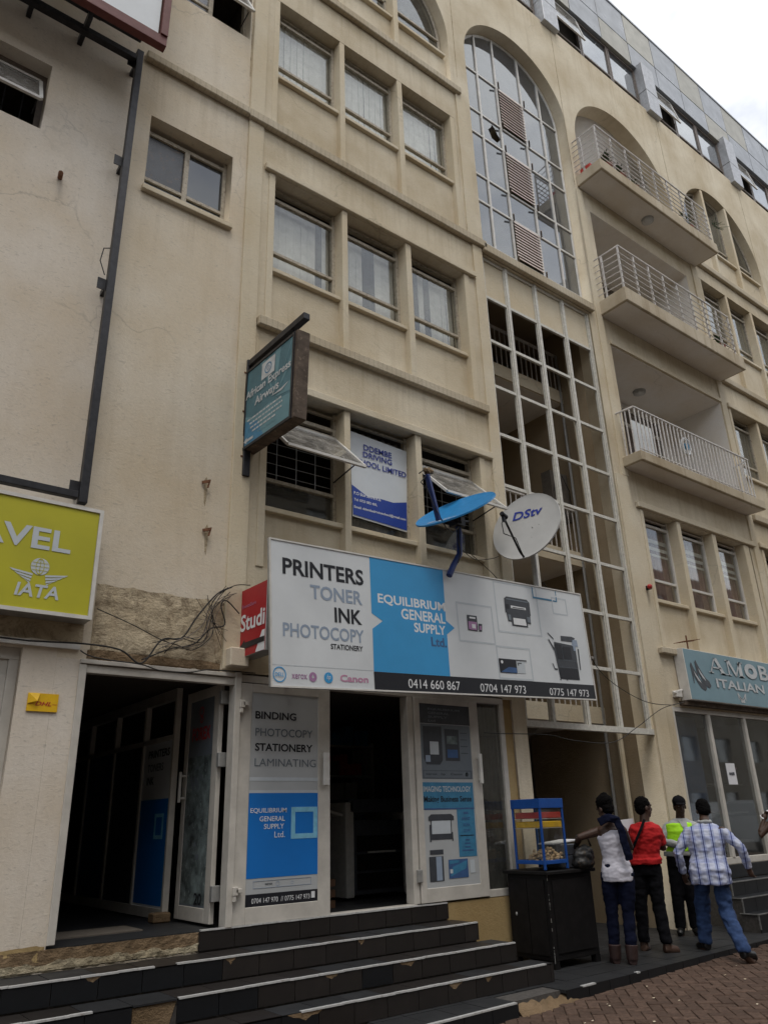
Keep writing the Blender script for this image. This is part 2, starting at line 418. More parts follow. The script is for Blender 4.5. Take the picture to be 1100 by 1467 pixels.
# ------------------------------------------------------------------ mesh building
class MB:
    def __init__(s):
        s.v, s.f = [], []
    def add(s, vs, fs):
        n = len(s.v)
        s.v += [tuple(p) for p in vs]
        s.f += [tuple(i+n for i in f) for f in fs]
        return s
    def box(s, x0, x1, y0, y1, z0, z1):
        return s.add([(x0, y0, z0), (x1, y0, z0), (x1, y1, z0), (x0, y1, z0), (x0, y0, z1), (x1, y0, z1), (x1, y1, z1), (x0, y1, z1)],
                     [(0, 3, 2, 1), (4, 5, 6, 7), (0, 1, 5, 4), (1, 2, 6, 5), (2, 3, 7, 6), (3, 0, 4, 7)])
    def hexa(s, p):
        return s.add(p, [(0, 3, 2, 1), (4, 5, 6, 7), (0, 1, 5, 4), (1, 2, 6, 5), (2, 3, 7, 6), (3, 0, 4, 7)])
    def bar(s, p0, p1, w, h, upd=(0, 0, 1)):
        """rectangular bar from p0 to p1, w across, h along the up direction"""
        p0, p1 = Vector(p0), Vector(p1)
        d = (p1-p0).normalized()
        u = Vector(upd)
        if abs(d.dot(u)) > .98:
            u = Vector((0, 1, 0))
        a = d.cross(u).normalized()
        b = a.cross(d).normalized()
        a, b = a*w/2, b*h/2
        return s.hexa([p0-a-b, p0+a-b, p1+a-b, p1-a-b, p0-a+b, p0+a+b, p1+a+b, p1-a+b])
    def tube(s, pts, r, n=8, cap=True):
        pts = [Vector(p) for p in pts]
        rs = r if isinstance(r, (list, tuple)) else [r]*len(pts)
        ref = None
        base = len(s.v)
        for i, p in enumerate(pts):
            d = (pts[min(i+1, len(pts)-1)] - pts[max(i-1, 0)])
            d = d.normalized() if d.length > 1e-9 else Vector((0, 0, 1))
            if ref is None:
                ref = Vector((0, 0, 1)) if abs(d.z) < .9 else Vector((1, 0, 0))
            a = ref - d*ref.dot(d)
            a = a.normalized() if a.length > 1e-6 else d.orthogonal().normalized()
            ref = a
            b = d.cross(a)
            for k in range(n):
                t = 2*math.pi*k/n
                s.v.append(tuple(p + (a*math.cos(t)+b*math.sin(t))*rs[i]))
        for i in range(len(pts)-1):
            for k in range(n):
                s.f.append((base+i*n+k, base+i*n+(k+1) % n, base+(i+1)*n+(k+1) % n, base+(i+1)*n+k))
        if cap:
            s.f.append(tuple(base+k for k in range(n))[::-1])
            s.f.append(tuple(base+(len(pts)-1)*n+k for k in range(n)))
        return s
    def ell(s, c, r, nu=14, nv=9, mat=None):
        base = len(s.v)
        c = Vector(c)
        mt = mat or Matrix.Identity(3)
        vs = []
        for j in range(1, nv):
            ph = math.pi*j/nv
            for k in range(nu):
                t = 2*math.pi*k/nu
                vs.append(c + mt @ Vector((r[0]*math.sin(ph)*math.cos(t), r[1]*math.sin(ph)*math.sin(t), r[2]*math.cos(ph))))
        vs.append(c + mt @ Vector((0, 0, r[2])))
        vs.append(c + mt @ Vector((0, 0, -r[2])))
        fs = []
        for j in range(nv-2):
            for k in range(nu):
                fs.append((j*nu+k, (j+1)*nu+k, (j+1)*nu+(k+1) % nu, j*nu+(k+1) % nu))
        t, bt = len(vs)-2, len(vs)-1
        for k in range(nu):
            fs.append((t, k, (k+1) % nu))
            fs.append((bt, (nv-2)*nu+(k+1) % nu, (nv-2)*nu+k))
        return s.add(vs, fs)
    def loft(s, rings, n=18):
        """rings: (centre, half width, half depth, rotation about z)"""
        base = len(s.v)
        for c, a, b, ro in rings:
            for k in range(n):
                t = 2*math.pi*k/n
                x, y = a*math.cos(t), b*math.sin(t)
                s.v.append((c[0]+x*math.cos(ro)-y*math.sin(ro), c[1]+x*math.sin(ro)+y*math.cos(ro), c[2]))
        m = len(rings)
        for i in range(m-1):
            for k in range(n):
                s.f.append((base+i*n+k, base+i*n+(k+1) % n, base+(i+1)*n+(k+1) % n, base+(i+1)*n+k))
        s.f.append(tuple(base+k for k in range(n))[::-1])
        s.f.append(tuple(base+(m-1)*n+k for k in range(n)))
        return s
    def mesh(s, name):
        me = bpy.data.meshes.new(name)
        me.from_pydata(s.v, [], s.f)
        me.update()
        return me

def setup(o, parent=None):
    COL.objects.link(o)
    if parent is not None:
        o.parent = parent
        if parent.type == 'EMPTY' and parent.get('_w'):
            o.matrix_parent_inverse = Matrix.Translation(-parent.location)
    return o

def part(name, mb, mat, parent=None, smooth=False, bev=0, label=None, kind=None):
    me = mb.mesh(name) if isinstance(mb, MB) else mb
    if mat is not None:
        me.materials.clear()
        me.materials.append(M[mat] if isinstance(mat, str) else mat)
    if smooth:
        me.polygons.foreach_set('use_smooth', [True]*len(me.polygons))
        if smooth != 'all':
            me.set_sharp_from_angle(angle=R(40))
    o = bpy.data.objects.new(name, me)
    setup(o, parent)
    if bev:
        bm = o.modifiers.new('bevel', 'BEVEL')
        bm.width = bev
        bm.segments = 1
        bm.limit_method = 'ANGLE'
        bm.angle_limit = R(40)
    if label:
        o['label'] = label
    if kind:
        o['kind'] = kind
    return o

def B(x0, x1, y0, y1, z0, z1):
    return MB().box(x0, x1, y0, y1, z0, z1)

def thing(name, label, cat, loc=(0, 0, 0), group=None):
    o = bpy.data.objects.new(name, None)
    o.empty_display_size = .2
    COL.objects.link(o)
    o.location = loc
    o['_w'] = 1
    o['label'] = label
    o['category'] = cat
    if group:
        o['group'] = group
    return o

def tag(o, label, cat, group=None):
    o['label'] = label
    o['category'] = cat
    if group:
        o['group'] = group
    return o

def struct(name, mb, mat, parent=None, label=None):
    o = part(name, mb, mat, parent)
    if parent is None:
        o['kind'] = 'structure'
        if label:
            o['label'] = label
    return o

def outline_mesh(name, outer, holes, y0, y1):
    """slab in the XZ plane between y0 and y1, with holes"""
    cu = bpy.data.curves.new(name, 'CURVE')
    cu.dimensions = '2D'
    cu.fill_mode = 'BOTH'
    cu.extrude = abs(y1-y0)/2
    for poly in [outer]+list(holes):
        sp = cu.splines.new('POLY')
        sp.points.add(len(poly)-1)
        for i, (x, z) in enumerate(poly):
            sp.points[i].co = (x, z, 0, 1)
        sp.use_cyclic_u = True
    ob = bpy.data.objects.new(name, cu)
    me = bpy.data.meshes.new_from_object(ob)
    bpy.data.objects.remove(ob)
    ym = (y0+y1)/2
    for v in me.vertices:
        x, z, t = v.co
        v.co = (x, ym-t, z)
    me.update()
    return me

def rect(x0, x1, z0, z1):
    return [(x0, z0), (x1, z0), (x1, z1), (x0, z1)]

def arch(cx, r, zs, zb, n=40):
    """opening: round head of radius r springing at zs, straight jambs down to zb"""
    p = [(cx-r, zb), (cx+r, zb)]
    for i in range(n+1):
        t = math.pi*i/n
        p.append((cx+r*math.cos(t), zs+r*math.sin(t)))
    return p

# ------------------------------------------------------------------ lettering on a plane
_tc = {}
def text_verts(s, bold, shear):
    k = (s, bold, shear)
    if k in _tc:
        return _tc[k]
    cu = bpy.data.curves.new('lettering', 'FONT')
    cu.body = s
    cu.offset = bold
    cu.shear = shear
    cu.resolution_u = 3
    cu.fill_mode = 'FRONT'
    ob = bpy.data.objects.new('lettering', cu)
    me = bpy.data.meshes.new_from_object(ob)
    vs = [(v.co.x, v.co.y) for v in me.vertices]
    fs = [tuple(p.vertices) for p in me.polygons]
    bpy.data.objects.remove(ob)
    bpy.data.meshes.remove(me)
    xs = [v[0] for v in vs]; ys = [v[1] for v in vs]
    r = (vs, fs, min(xs), max(xs), min(ys), max(ys))
    _tc[k] = r
    return r

class Plane:
    """a flat printed face: o is its lower left corner, u along, v up, n out of the face"""
    def __init__(s, o, u, v):
        s.o, s.u, s.v = Vector(o), Vector(u).normalized(), Vector(v).normalized()
        s.n = s.u.cross(s.v)
    def p(s, a, b, d=.003):
        return s.o + s.u*a + s.v*b + s.n*d
    def poly(s, name, pts, mat, parent, d=.003):
        return part(name, MB().add([s.p(a, b, d) for a, b in pts], [tuple(range(len(pts)))]), mat, parent)
    def rect(s, name, a0, b0, a1, b1, mat, parent, d=.003):
        return s.poly(name, [(a0, b0), (a1, b0), (a1, b1), (a0, b1)], mat, parent, d)
    def quads(s, name, rects, mat, parent, d=.003):
        m = MB()
        for a0, b0, a1, b1 in rects:
            m.add([s.p(a0, b0, d), s.p(a1, b0, d), s.p(a1, b1, d), s.p(a0, b1, d)], [(0, 1, 2, 3)])
        return part(name, m, mat, parent)
    def polys(s, name, pl, mat, parent, d=.003):
        m = MB()
        for pts in pl:
            m.add([s.p(a, b, d) for a, b in pts], [tuple(range(len(pts)))])
        return part(name, m, mat, parent)
    def slab(s, name, a0, b0, a1, b1, d0, d1, mat, parent, bev=0):
        m = MB().hexa([s.p(a0, b0, d1), s.p(a1, b0, d1), s.p(a1, b0, d0), s.p(a0, b0, d0),
                       s.p(a0, b1, d1), s.p(a1, b1, d1), s.p(a1, b1, d0), s.p(a0, b1, d0)])
        return part(name, m, mat, parent, bev=bev)
    def frame(s, name, a0, b0, a1, b1, w, d0, d1, mat, parent):
        m = MB()
        for r in ((a0, b0, a1, b0+w), (a0, b1-w, a1, b1), (a0, b0+w, a0+w, b1-w), (a1-w, b0+w, a1, b1-w)):
            m.hexa([s.p(r[0], r[1], d1), s.p(r[2], r[1], d1), s.p(r[2], r[1], d0), s.p(r[0], r[1], d0),
                    s.p(r[0], r[3], d1), s.p(r[2], r[3], d1), s.p(r[2], r[3], d0), s.p(r[0], r[3], d0)])
        return part(name, m, mat, parent)
    def ring(s, name, ca, cb, r0, r1, mat, parent, d=.004, n=28, ry=1.0):
        m = MB()
        for i in range(n):
            t0, t1 = 2*math.pi*i/n, 2*math.pi*(i+1)/n
            m.add([s.p(ca+r0*math.cos(t0), cb+ry*r0*math.sin(t0), d), s.p(ca+r1*math.cos(t0), cb+ry*r1*math.sin(t0), d),
                   s.p(ca+r1*math.cos(t1), cb+ry*r1*math.sin(t1), d), s.p(ca+r0*math.cos(t1), cb+ry*r0*math.sin(t1), d)], [(0, 1, 2, 3)])
        return part(name, m, mat, parent)
    def text(s, body, a0, b0, a1, b1, mat, parent, bold=0.0, shear=0.0, d=.005, name='lettering', keep=0):
        vs, fs, x0, x1, y0, y1 = text_verts(body, bold, shear)
        sx, sy = (a1-a0)/(x1-x0), (b1-b0)/(y1-y0)
        m = MB().add([s.p(a0+(x-x0)*sx, b0+(y-y0)*sy, d) for x, y in vs], fs)
        return part(name, m, mat, parent)
# ------------------------------------------------------------------ ground
# brick pavement plane: rises slightly to the right
def gz(x, y):
    return .03 + .015*(x-6.1)
road = MB().add([(-200, -200, -.35), (200, -200, -.35), (200, 200, -.35), (-200, 200, -.35)], [(0, 1, 2, 3)])
struct('ground', road, 'asphalt', label='dark ground beyond the street')
struct('street', MB().hexa([(-34, -14.9, gz(-34, 0)-.35), (50, -14.9, gz(50, 0)-.35), (50, -1.0, gz(50, 0)-.35), (-34, -1.0, gz(-34, 0)-.35), (-34, -14.9, gz(-34, 0)-.13), (50, -14.9, gz(50, 0)-.13), (50, -1.0, gz(50, 0)-.13), (-34, -1.0, gz(-34, 0)-.13)]), 'asphalt', label='asphalt street behind the viewpoint')
pav = MB().hexa([(-14, -1.0, gz(-14, 0)-.35), (26, -1.0, gz(26, 0)-.35), (26, 6.1, gz(26, 0)-.35), (-14, 6.1, gz(-14, 0)-.35),
                 (-14, -1.0, gz(-14, 0)-.012), (26, -1.0, gz(26, 0)-.012), (26, 6.1, gz(26, 0)-.012), (-14, 6.1, gz(-14, 0)-.012)])
pavement = struct('brick_pavement', pav, 'sand', label='red brown herringbone brick pavement in front of the shops')

def herringbone():
    """45 degree herringbone of 0.2 x 0.1 m pavers"""
    out = []
    w = .105
    c, s = math.cos(R(45)), math.sin(R(45))
    for i in range(-160, 160):
        for j in range(-40, 40):
            for hor in (0, 1):
                bx = i + 4*j
                # classic herringbone cell: step (1,1) along i, (4,0)/( -) along j
                if hor:
                    x0, y0, dx, dy = bx, i*1.0, 2, 1
                else:
                    x0, y0, dx, dy = bx+2, i*1.0-1+0, 1, 2
                cx, cy = (x0+dx/2)*w, (y0+dy/2)*w
                X, Y_ = 8+(cx*c-cy*s), 4.5+(cx*s+cy*c)
                out.append((X, Y_, dx*w, dy*w))
    return out
cells = [q for q in herringbone() if 3.9 < q[0] < 12.4 and 2.6 < q[1] < 5.62]
def in_view(x, y):
    v = Vector((x, y, gz(x, y))) - Vector((0, 0, 1.6))
    z = v.dot(fwd)
    if z <= .1:
        return None
    px, py = 550+1095.2*v.dot(rgt)/z, 733.5-1095.2*v.dot(upv)/z
    return (px, py) if -20 < px < 1130 and py < 1500 else None
vis, rest = [], []
for q in cells:
    (vis if in_view(q[0], q[1]) else rest).append(q)
vis.sort(key=lambda q: math.hypot(q[0], q[1]))
rest += vis[300:]
vis = vis[:300]
def paver_mesh(mb, X, Y_, lx, ly, dz, org=None):
    g, e = .0025, .005
    hx, hy = lx/2-g, ly/2-g
    z = gz(X, Y_)+dz
    ca = sa = math.sqrt(.5)
    def t(x, y, zz):
        return (X+x*ca-y*sa, Y_+x*sa+y*ca, zz)
    lo = [t(-hx, -hy, z-.03), t(hx, -hy, z-.03), t(hx, hy, z-.03), t(-hx, hy, z-.03)]
    hi = [t(-hx+e, -hy+e, z), t(hx-e, -hy+e, z), t(hx-e, hy-e, z), t(-hx+e, hy-e, z)]
    md = [t(-hx, -hy, z-.006), t(hx, -hy, z-.006), t(hx, hy, z-.006), t(-hx, hy, z-.006)]
    n = len(mb.v)
    mb.v += lo+md+hi
    for a, b_ in ((0, 4), (4, 8)):
        for k in range(4):
            mb.f.append((n+a+k, n+a+(k+1) % 4, n+b_+(k+1) % 4, n+b_+k))
    mb.f.append((n+8, n+9, n+10, n+11))
for q in vis:
    mb = MB()
    paver_mesh(mb, *q, random.uniform(-.004, .004))
    part('paver', mb, 'paver', pavement)
mb = MB()
for q in rest:
    paver_mesh(mb, *q, random.uniform(-.004, .004))
part('pavers', mb, 'paver', pavement, kind='stuff')

mb = MB()
for k in range(70):
    x_, y_ = random.uniform(5.6, 11.5), random.uniform(3.2, 5.5)
    s_, t_ = random.uniform(.008, .022), random.uniform(0, 3.1)
    z_ = gz(x_, y_)+.008
    mb.add([(x_+s_*math.cos(t_+q), y_+s_*math.sin(t_+q)*.6, z_+random.uniform(0, .006)) for q in (0, 1.4, 3.1, 4.5)], [(0, 1, 2, 3)])
lt = part('litter', mb, 'wall_trim', None, kind='stuff')
lt['label'] = 'small pale scraps and dry leaves scattered on the brick pavement'

# ------------------------------------------------------------------ tiled walkway and steps
YW = 6.8
walk = struct('tiled_walkway', MB().hexa([(4.2, 5.45, -.3), (15, 5.80, -.3), (15, 7.0, -.3), (4.2, 7.0, -.3),
                                         (4.2, 5.45, .118), (15, 5.80, .118), (15, 7.0, .118), (4.2, 7.0, .118)]), 'grout',
              label='dark tiled raised walkway along the shop fronts')
def wy(x):
    return 5.44 + (x-6.1)*.045
def tile(parent, p8, mat):
    return part('tile', MB().hexa(p8), mat, parent)
def hexp(x0, x1, y0a, y0b, y1, z0, z1):
    return [(x0, y0a, z0), (x1, y0b, z0), (x1, y1, z0), (x0, y1, z0), (x0, y0a, z1), (x1, y0b, z1), (x1, y1, z1), (x0, y1, z1)]
g = .003
x = 4.2
while x < 12.4:
    x1 = x+.33
    dz = random.uniform(-.0015, .0015)
    lost = 5.42 < x+.16 < 6.2 and x+.16 > 5.6
    if not lost:
        # kerb face tile and the first row behind it
        tile(walk, [(x+g, wy(x)-.012, .0), (x1-g, wy(x1)-.012, .0), (x1-g, wy(x1), .0), (x+g, wy(x), .0),
                    (x+g, wy(x)-.012, .127), (x1-g, wy(x1)-.012, .127), (x1-g, wy(x1), .127), (x+g, wy(x), .127)], 'tile_black')
        tile(walk, hexp(x+g, x1-g, wy(x)+.002, wy(x1)+.002, 5.72-.002, .10, .127+dz), 'tile_walk')
    for y in (5.72, 6.05, 6.38, 6.71):
        tile(walk, hexp(x+g, x1-g, y+g, y+g, min(y+.33, 7.6)-g, .10, .127+random.uniform(-.0015, .0015)), 'tile_walk')
    x = x1
# nosing on the kerb, only in places
for a, b_ in ((4.2, 5.5), (6.42, 6.62), (7.3, 7.36)):
    part('nosing_strip', MB().hexa([(a, wy(a)-.016, .120), (b_, wy(b_)-.016, .120), (b_, wy(b_)+.02, .120), (a, wy(a)+.02, .120),
                                    (a, wy(a)-.016, .132), (b_, wy(b_)-.016, .132), (b_, wy(b_)+.02, .132), (a, wy(a)+.02, .132)]), 'nosing', walk)
# broken corner of the kerb
mb = MB()
pts = []
nn = 14
for i in range(nn+1):
    xx = 5.55+.80*i/nn
    f = math.sin(math.pi*i/nn)
    pts.append((xx, wy(xx)-.03-.05*f*random.uniform(.5, 1), .012))
top = [(p[0]+random.uniform(-.02, .02), wy(p[0])+.16+random.uniform(-.05, .05), .112+random.uniform(-.012, .006)) for p in pts]
mid = [(p[0]+random.uniform(-.01, .01), wy(p[0])+.01+random.uniform(-.03, .03), .075+random.uniform(-.03, .02)) for p in pts]
n0 = len(mb.v)
mb.v += pts+mid+top
for i in range(nn):
    for k in (0, 1):
        a = n0+k*(nn+1)+i
        mb.f.append((a, a+1, a+nn+2, a+nn+1))
part('broken_concrete_edge', mb, 'concrete_chip', walk, smooth='all')

steps = struct('entrance_steps', MB().box(3.19, 5.98, 6.80, 7.0, .1, .77).box(-1.0, 6.04, 6.425, 6.80, .1, .606)
               .box(-1.0, 6.21, 6.085, 6.425, .1, .438).box(-1.0, 6.40, 5.795, 6.085, .1, .27), 'grout',
               label='dark tiled entrance steps with white nosings leading up to the open shop doors')
rows = [  # riser y, z0, z1, x from, x end, tread back y, next tile offset
    (6.795, .635, .785, 3.19, 5.99, None, 0.0),
    (6.42, .465, .62, .0, 6.05, 6.795, .07),
    (6.08, .30, .452, .0, 6.22, 6.42, .26),
    (5.79, .130, .285, .0, 6.41, 6.08, .22)]
for ri, (y, z0, z1, xa, xe, yb, off) in enumerate(rows):
    x = xa - (off if xa == 0 else 0)
    first = True
    k = 0
    while x < xe-.01:
        x1 = min(x+.33, xe)
        darker = x < (2.9 if ri < 3 else 3.2) + .33*ri*.5
        gone = (ri == 2 and 2.32 < x+.16 < 2.75) or (ri == 3 and 1.0 < x+.16 < 1.4)
        if gone:
            part('bare_concrete', MB().hexa([(x+g, y-.004, z0), (x1-.05, y-.004, z0), (x1-.05, y+.01, z0), (x+g, y+.01, z0),
                                            (x+g, y-.002, z1-.02), (x1-g, y-.002, z1-.012), (x1-g, y+.01, z1-.012), (x+g, y+.01, z1-.02)]), 'concrete_chip', steps)
        else:
            rm = 'tile_black' if (darker or random.random() < .08) else 'tile_brown'
            part('riser_tile', MB().hexa([(x+g, y-.012, z0), (x1-g, y-.012, z0), (x1-g, y, z0), (x+g, y, z0),
                                        (x+g, y-.012, z1-.004), (x1-g, y-.012, z1-.004), (x1-g, y, z1-.004), (x+g, y, z1-.004)]), rm, steps)
        if yb:
            part('tread_tile', B(x+g, x1-g, y-.012, yb-.014, z1-.012, z1+random.uniform(-.0012, .0012)), 'tile_brown' if random.random() < .5 else 'tile_walk', steps)
        x = x1
        k += 1
    # side of the step block at its right end
    part('end_tile', B(xe, xe+.012, y-.012, (yb or 6.795), z0, z1-.002), 'tile_brown', steps)
NS = [(6.795, .785, [(3.20, 5.99)]), (6.42, .62, [(0, 2.66), (2.84, 6.05)]), (6.08, .452, [(0, 2.10), (2.72, 6.22)]), (5.79, .285, [(0, .9), (3.58, 6.32)])]
for y, z, segs in NS:
    for a, b_ in segs:
        x = a
        while x < b_-.01:
            x1 = min(x+random.choice((.9, 1.2, 1.5)), b_)
            mb = MB()
            n = max(2, int((x1-x)/.12))
            for i in range(n):
                u0, u1 = x+(x1-x)*i/n, x+(x1-x)*(i+1)/n
                j = random.uniform(-.0015, .0015)
                mb.box(u0, u1, y-.019, y+.016, z-.006+j, z+.006+j)
            part('nosing_strip', mb, 'nosing', steps)
            x = x1+.004
for cx_, ri, w_ in ((4.86, 2, .10), (5.15, 3, .09), (3.62, 3, .16), (4.05, 2, .07), (5.55, 3, .05), (3.3, 1, .05), (4.6, 1, .04), (2.2, 1, .06)):
    y, z1 = rows[ri][0]-.0128, rows[ri][2]-.006
    pts = [(cx_-w_, z1)]+[(cx_-w_+2*w_*q/6, z1-.05*math.sin(math.pi*q/6)*random.uniform(.5, 1.1)) for q in range(1, 6)]+[(cx_+w_, z1)]
    part('chipped_spot', MB().add([(a, y, b_) for a, b_ in pts], [tuple(range(len(pts)))]), 'concrete_chip', steps)
# the shop floor behind the doors
shopfloor = part('floor', B(1.95, 7.26, 6.86, 11.2, .60, .775), 'tile_walk', steps)
part('door_mat', B(2.1, 2.9, 7.3, 7.75, .775, .785), 'mid_in', steps)

# ------------------------------------------------------------------ main office building
bld = thing('office_building', 'cream plastered office block with arched stair window, balconies and ground floor shops', 'building')
def P_(name, mb, mat, bev=0, **k):
    return part(name, mb, mat, bld, bev=bev, **k)
WT = 7.12   # back of the facade wall
C5 = 5.37
holes = [rect(1.95, 7.26, .60, 2.97), rect(2.02, 3.08, 8.33, 9.43), rect(2.2, 3.23, 11.69, 12.85),
         rect(3.6, 7.14, 4.1, 6.36), rect(3.6, 7.14, 7.2, 9.5), rect(3.6, 7.14, 10.38, 12.87),
         arch(C5, 1.77, 14.85, 13.74), rect(7.5, 10.22, .12, 10.12), arch(9.0, 1.44, 14.9, 10.32),
         rect(10.78, 14.4, .86, 3.1), rect(10.8, 14.35, 4.02, 6.37), rect(10.75, 14.46, 7.22, 9.62),
         rect(10.8, 14.2, 10.5, 12.83), arch(12.45, 1.72, 14.78, 13.55),
         rect(14.8, 18.3, 4.02, 6.4), rect(14.75, 18.25, 7.2, 9.6), rect(14.75, 18.25, 10.45, 13.05), arch(16.52, 1.74, 14.75, 13.72),
         arch(20.75, 1.74, 14.75, 13.72), rect(15.2, 18.3, .86, 3.1)]
wall = P_('wall', outline_mesh('wall', rect(3.27, 26, -.3, 17.85), [h for h in holes if min(p[0] for p in h) > 3.3], YW, WT), 'wall')
# the left part of the wall has a rougher coat; x 1.76 to 3.27
P_('wall', outline_mesh('wall', rect(1.758, 3.27, 2.97, 17.85), holes[1:3], YW, WT), 'wall_mid')
P_('wall', B(1.758, 1.95, YW, WT, .60, 2.97), 'wall_left')
P_('base_wall', B(-1.2, 3.19, YW, YW+.3, .3, .62), 'wall_mid')
# hole 0 spans both coats: the strip over the doors
# (the main slab starts at 3.27 and needs its own door opening)
bpy.data.objects.remove(wall)
h0 = rect(3.271, 7.26, .78, 2.97)
out = [(7.26, -.3), (26, -.3), (26, 17.85), (3.27, 17.85), (3.27, 2.97), (7.26, 2.97)]
P_('wall', outline_mesh('wall', out, [h for h in holes[3:]], YW, WT), 'wall')
P_('base_wall', B(5.99, 7.258, YW, YW+.3, .0, .78), 'wall_base')

# stained crumbling band over the left doorway
from mathutils import noise as mnoise
def rough_patch(name, x0, x1, z0, z1, mat, nx=34, nz=14, amp=.02, parent=bld, ragged=.03, top=.015):
    mb = MB()
    for j in range(nz+1):
        for i in range(nx+1):
            e = (i in (0, nx)) or (j in (0, nz))
            xx = x0+(x1-x0)*i/nx
            zz = z0+(z1-z0)*j/nz
            nv = mnoise.noise((xx*7, zz*9, 3.1))+.6*mnoise.noise((xx*21, zz*25, 1.7))
            if j == 0:
                zz += abs(nv)*ragged
            if j == nz:
                zz += nv*top
            yy = YW-.002 if e and j != nz else YW-.004-max(0, (nv+.5))*amp*.6
            mb.v.append((xx, yy, zz))
    for j in range(nz):
        for i in range(nx):
            a = j*(nx+1)+i
            mb.f.append((a, a+1, a+nx+2, a+nx+1))
    return part(name, mb, mat, parent, smooth=False)
rough_patch('stained_plaster_patch', 2.02, 3.272, 3.04, 3.66, 'wall_rough', 50, 22, .012)
rough_patch('broken_edge', 2.0, 3.26, 2.972, 3.06, 'concrete_chip', 90, 5, .022)
rough_patch('broken_base', -.3, 3.19, .66, .776, 'concrete_chip', 180, 6, .022, top=.004)
rough_patch('broken_base_edge', -.3, 3.19, .622, .69, 'plaster_edge', 200, 4, .030, top=.03)

# pilasters, ledges, lintels
for x0, x1, z0, z1 in ((3.275, 3.49, 3.0, 10.2), (3.275, 3.49, 10.34, 13.4), (7.28, 7.485, 4.0, 10.2), (7.2, 7.42, 10.36, 13.6),
                       (10.24, 10.56, .12, 6.9), (10.42, 10.60, 6.9, 13.2), (14.47, 14.68, 3.2, 13.3)):
    P_('pilaster', B(x0, x1, YW-.03, YW+.01, z0, z1), 'wall_trim', bev=.006)
for x0, x1, z0, z1 in ((3.5, 7.27, 7.05, 7.18), (1.87, 3.26, 10.22, 10.34), (3.26, 7.56, 10.2, 10.34), (3.5, 7.3, 13.50, 13.64),
                       (7.5, 10.3, 10.14, 10.3), (14.7, 18.4, 10.22, 10.36), (14.8, 18.4, 13.42, 13.56), (14.7, 18.4, 6.98, 7.12), (10.66, 11.2, 3.9, 4.0)):
    P_('ledge', B(x0, x1, YW-.085, YW, z0, z1), 'wall_ledge', bev=.012)
for x0, x1, z in ((3.53, 7.27, 9.5), (3.53, 7.28, 6.32), (10.7, 14.5, 6.38), (14.7, 18.35, 9.6), (14.7, 18.35, 6.42)):
    P_('lintel', B(x0, x1, YW-.06, YW+.0, z, z+.10), 'wall_trim', bev=.008)
for xx, z0, z1 in ((10.42, 13.3, 17.85), (14.36, 13.4, 17.85), (18.22, 13.4, 17.85), (7.3, 14, 17.85), (3.26, 11, 17.8), (3.30, 4.3, 10.1)):
    P_('wall_joint', B(xx-.006, xx+.006, YW-.004, YW, z0, z1), 'wall_rough')

# ---- windows
def sash(parent, x0, x1, zh, yh, yo, zo, drop=0):
    """top hung sash swung out: hinge line at (yh, zh), outer edge at (yo, zo)"""
    a, b_ = Vector((0, yh, zh)), Vector((0, yo, zo))
    mb = MB()
    for p0, p1 in (((x0, yh, zh), (x1, yh, zh)), ((x0, yo, zo), (x1, yo, zo)), ((x0, yh, zh), (x0, yo, zo)), ((x1, yh, zh), (x1, yo, zo))):
        mb.bar(p0, p1, .035, .03)
    part('open_sash', mb, 'metal_white', parent)
    part('pane', MB().hexa([(x0, yo, zo-.003), (x1, yo, zo-.003), (x1, yh, zh-.003), (x0, yh, zh-.003),
                            (x0, yo, zo+.003), (x1, yo, zo+.003), (x1, yh, zh+.003), (x0, yh, zh+.003)]), 'glass_frost', parent)
    part('stay', MB().bar((x1-.03, yh, zo+.02), (x1-.02, yo+.12, zo+.10), .012, .012), 'metal_dark', parent)

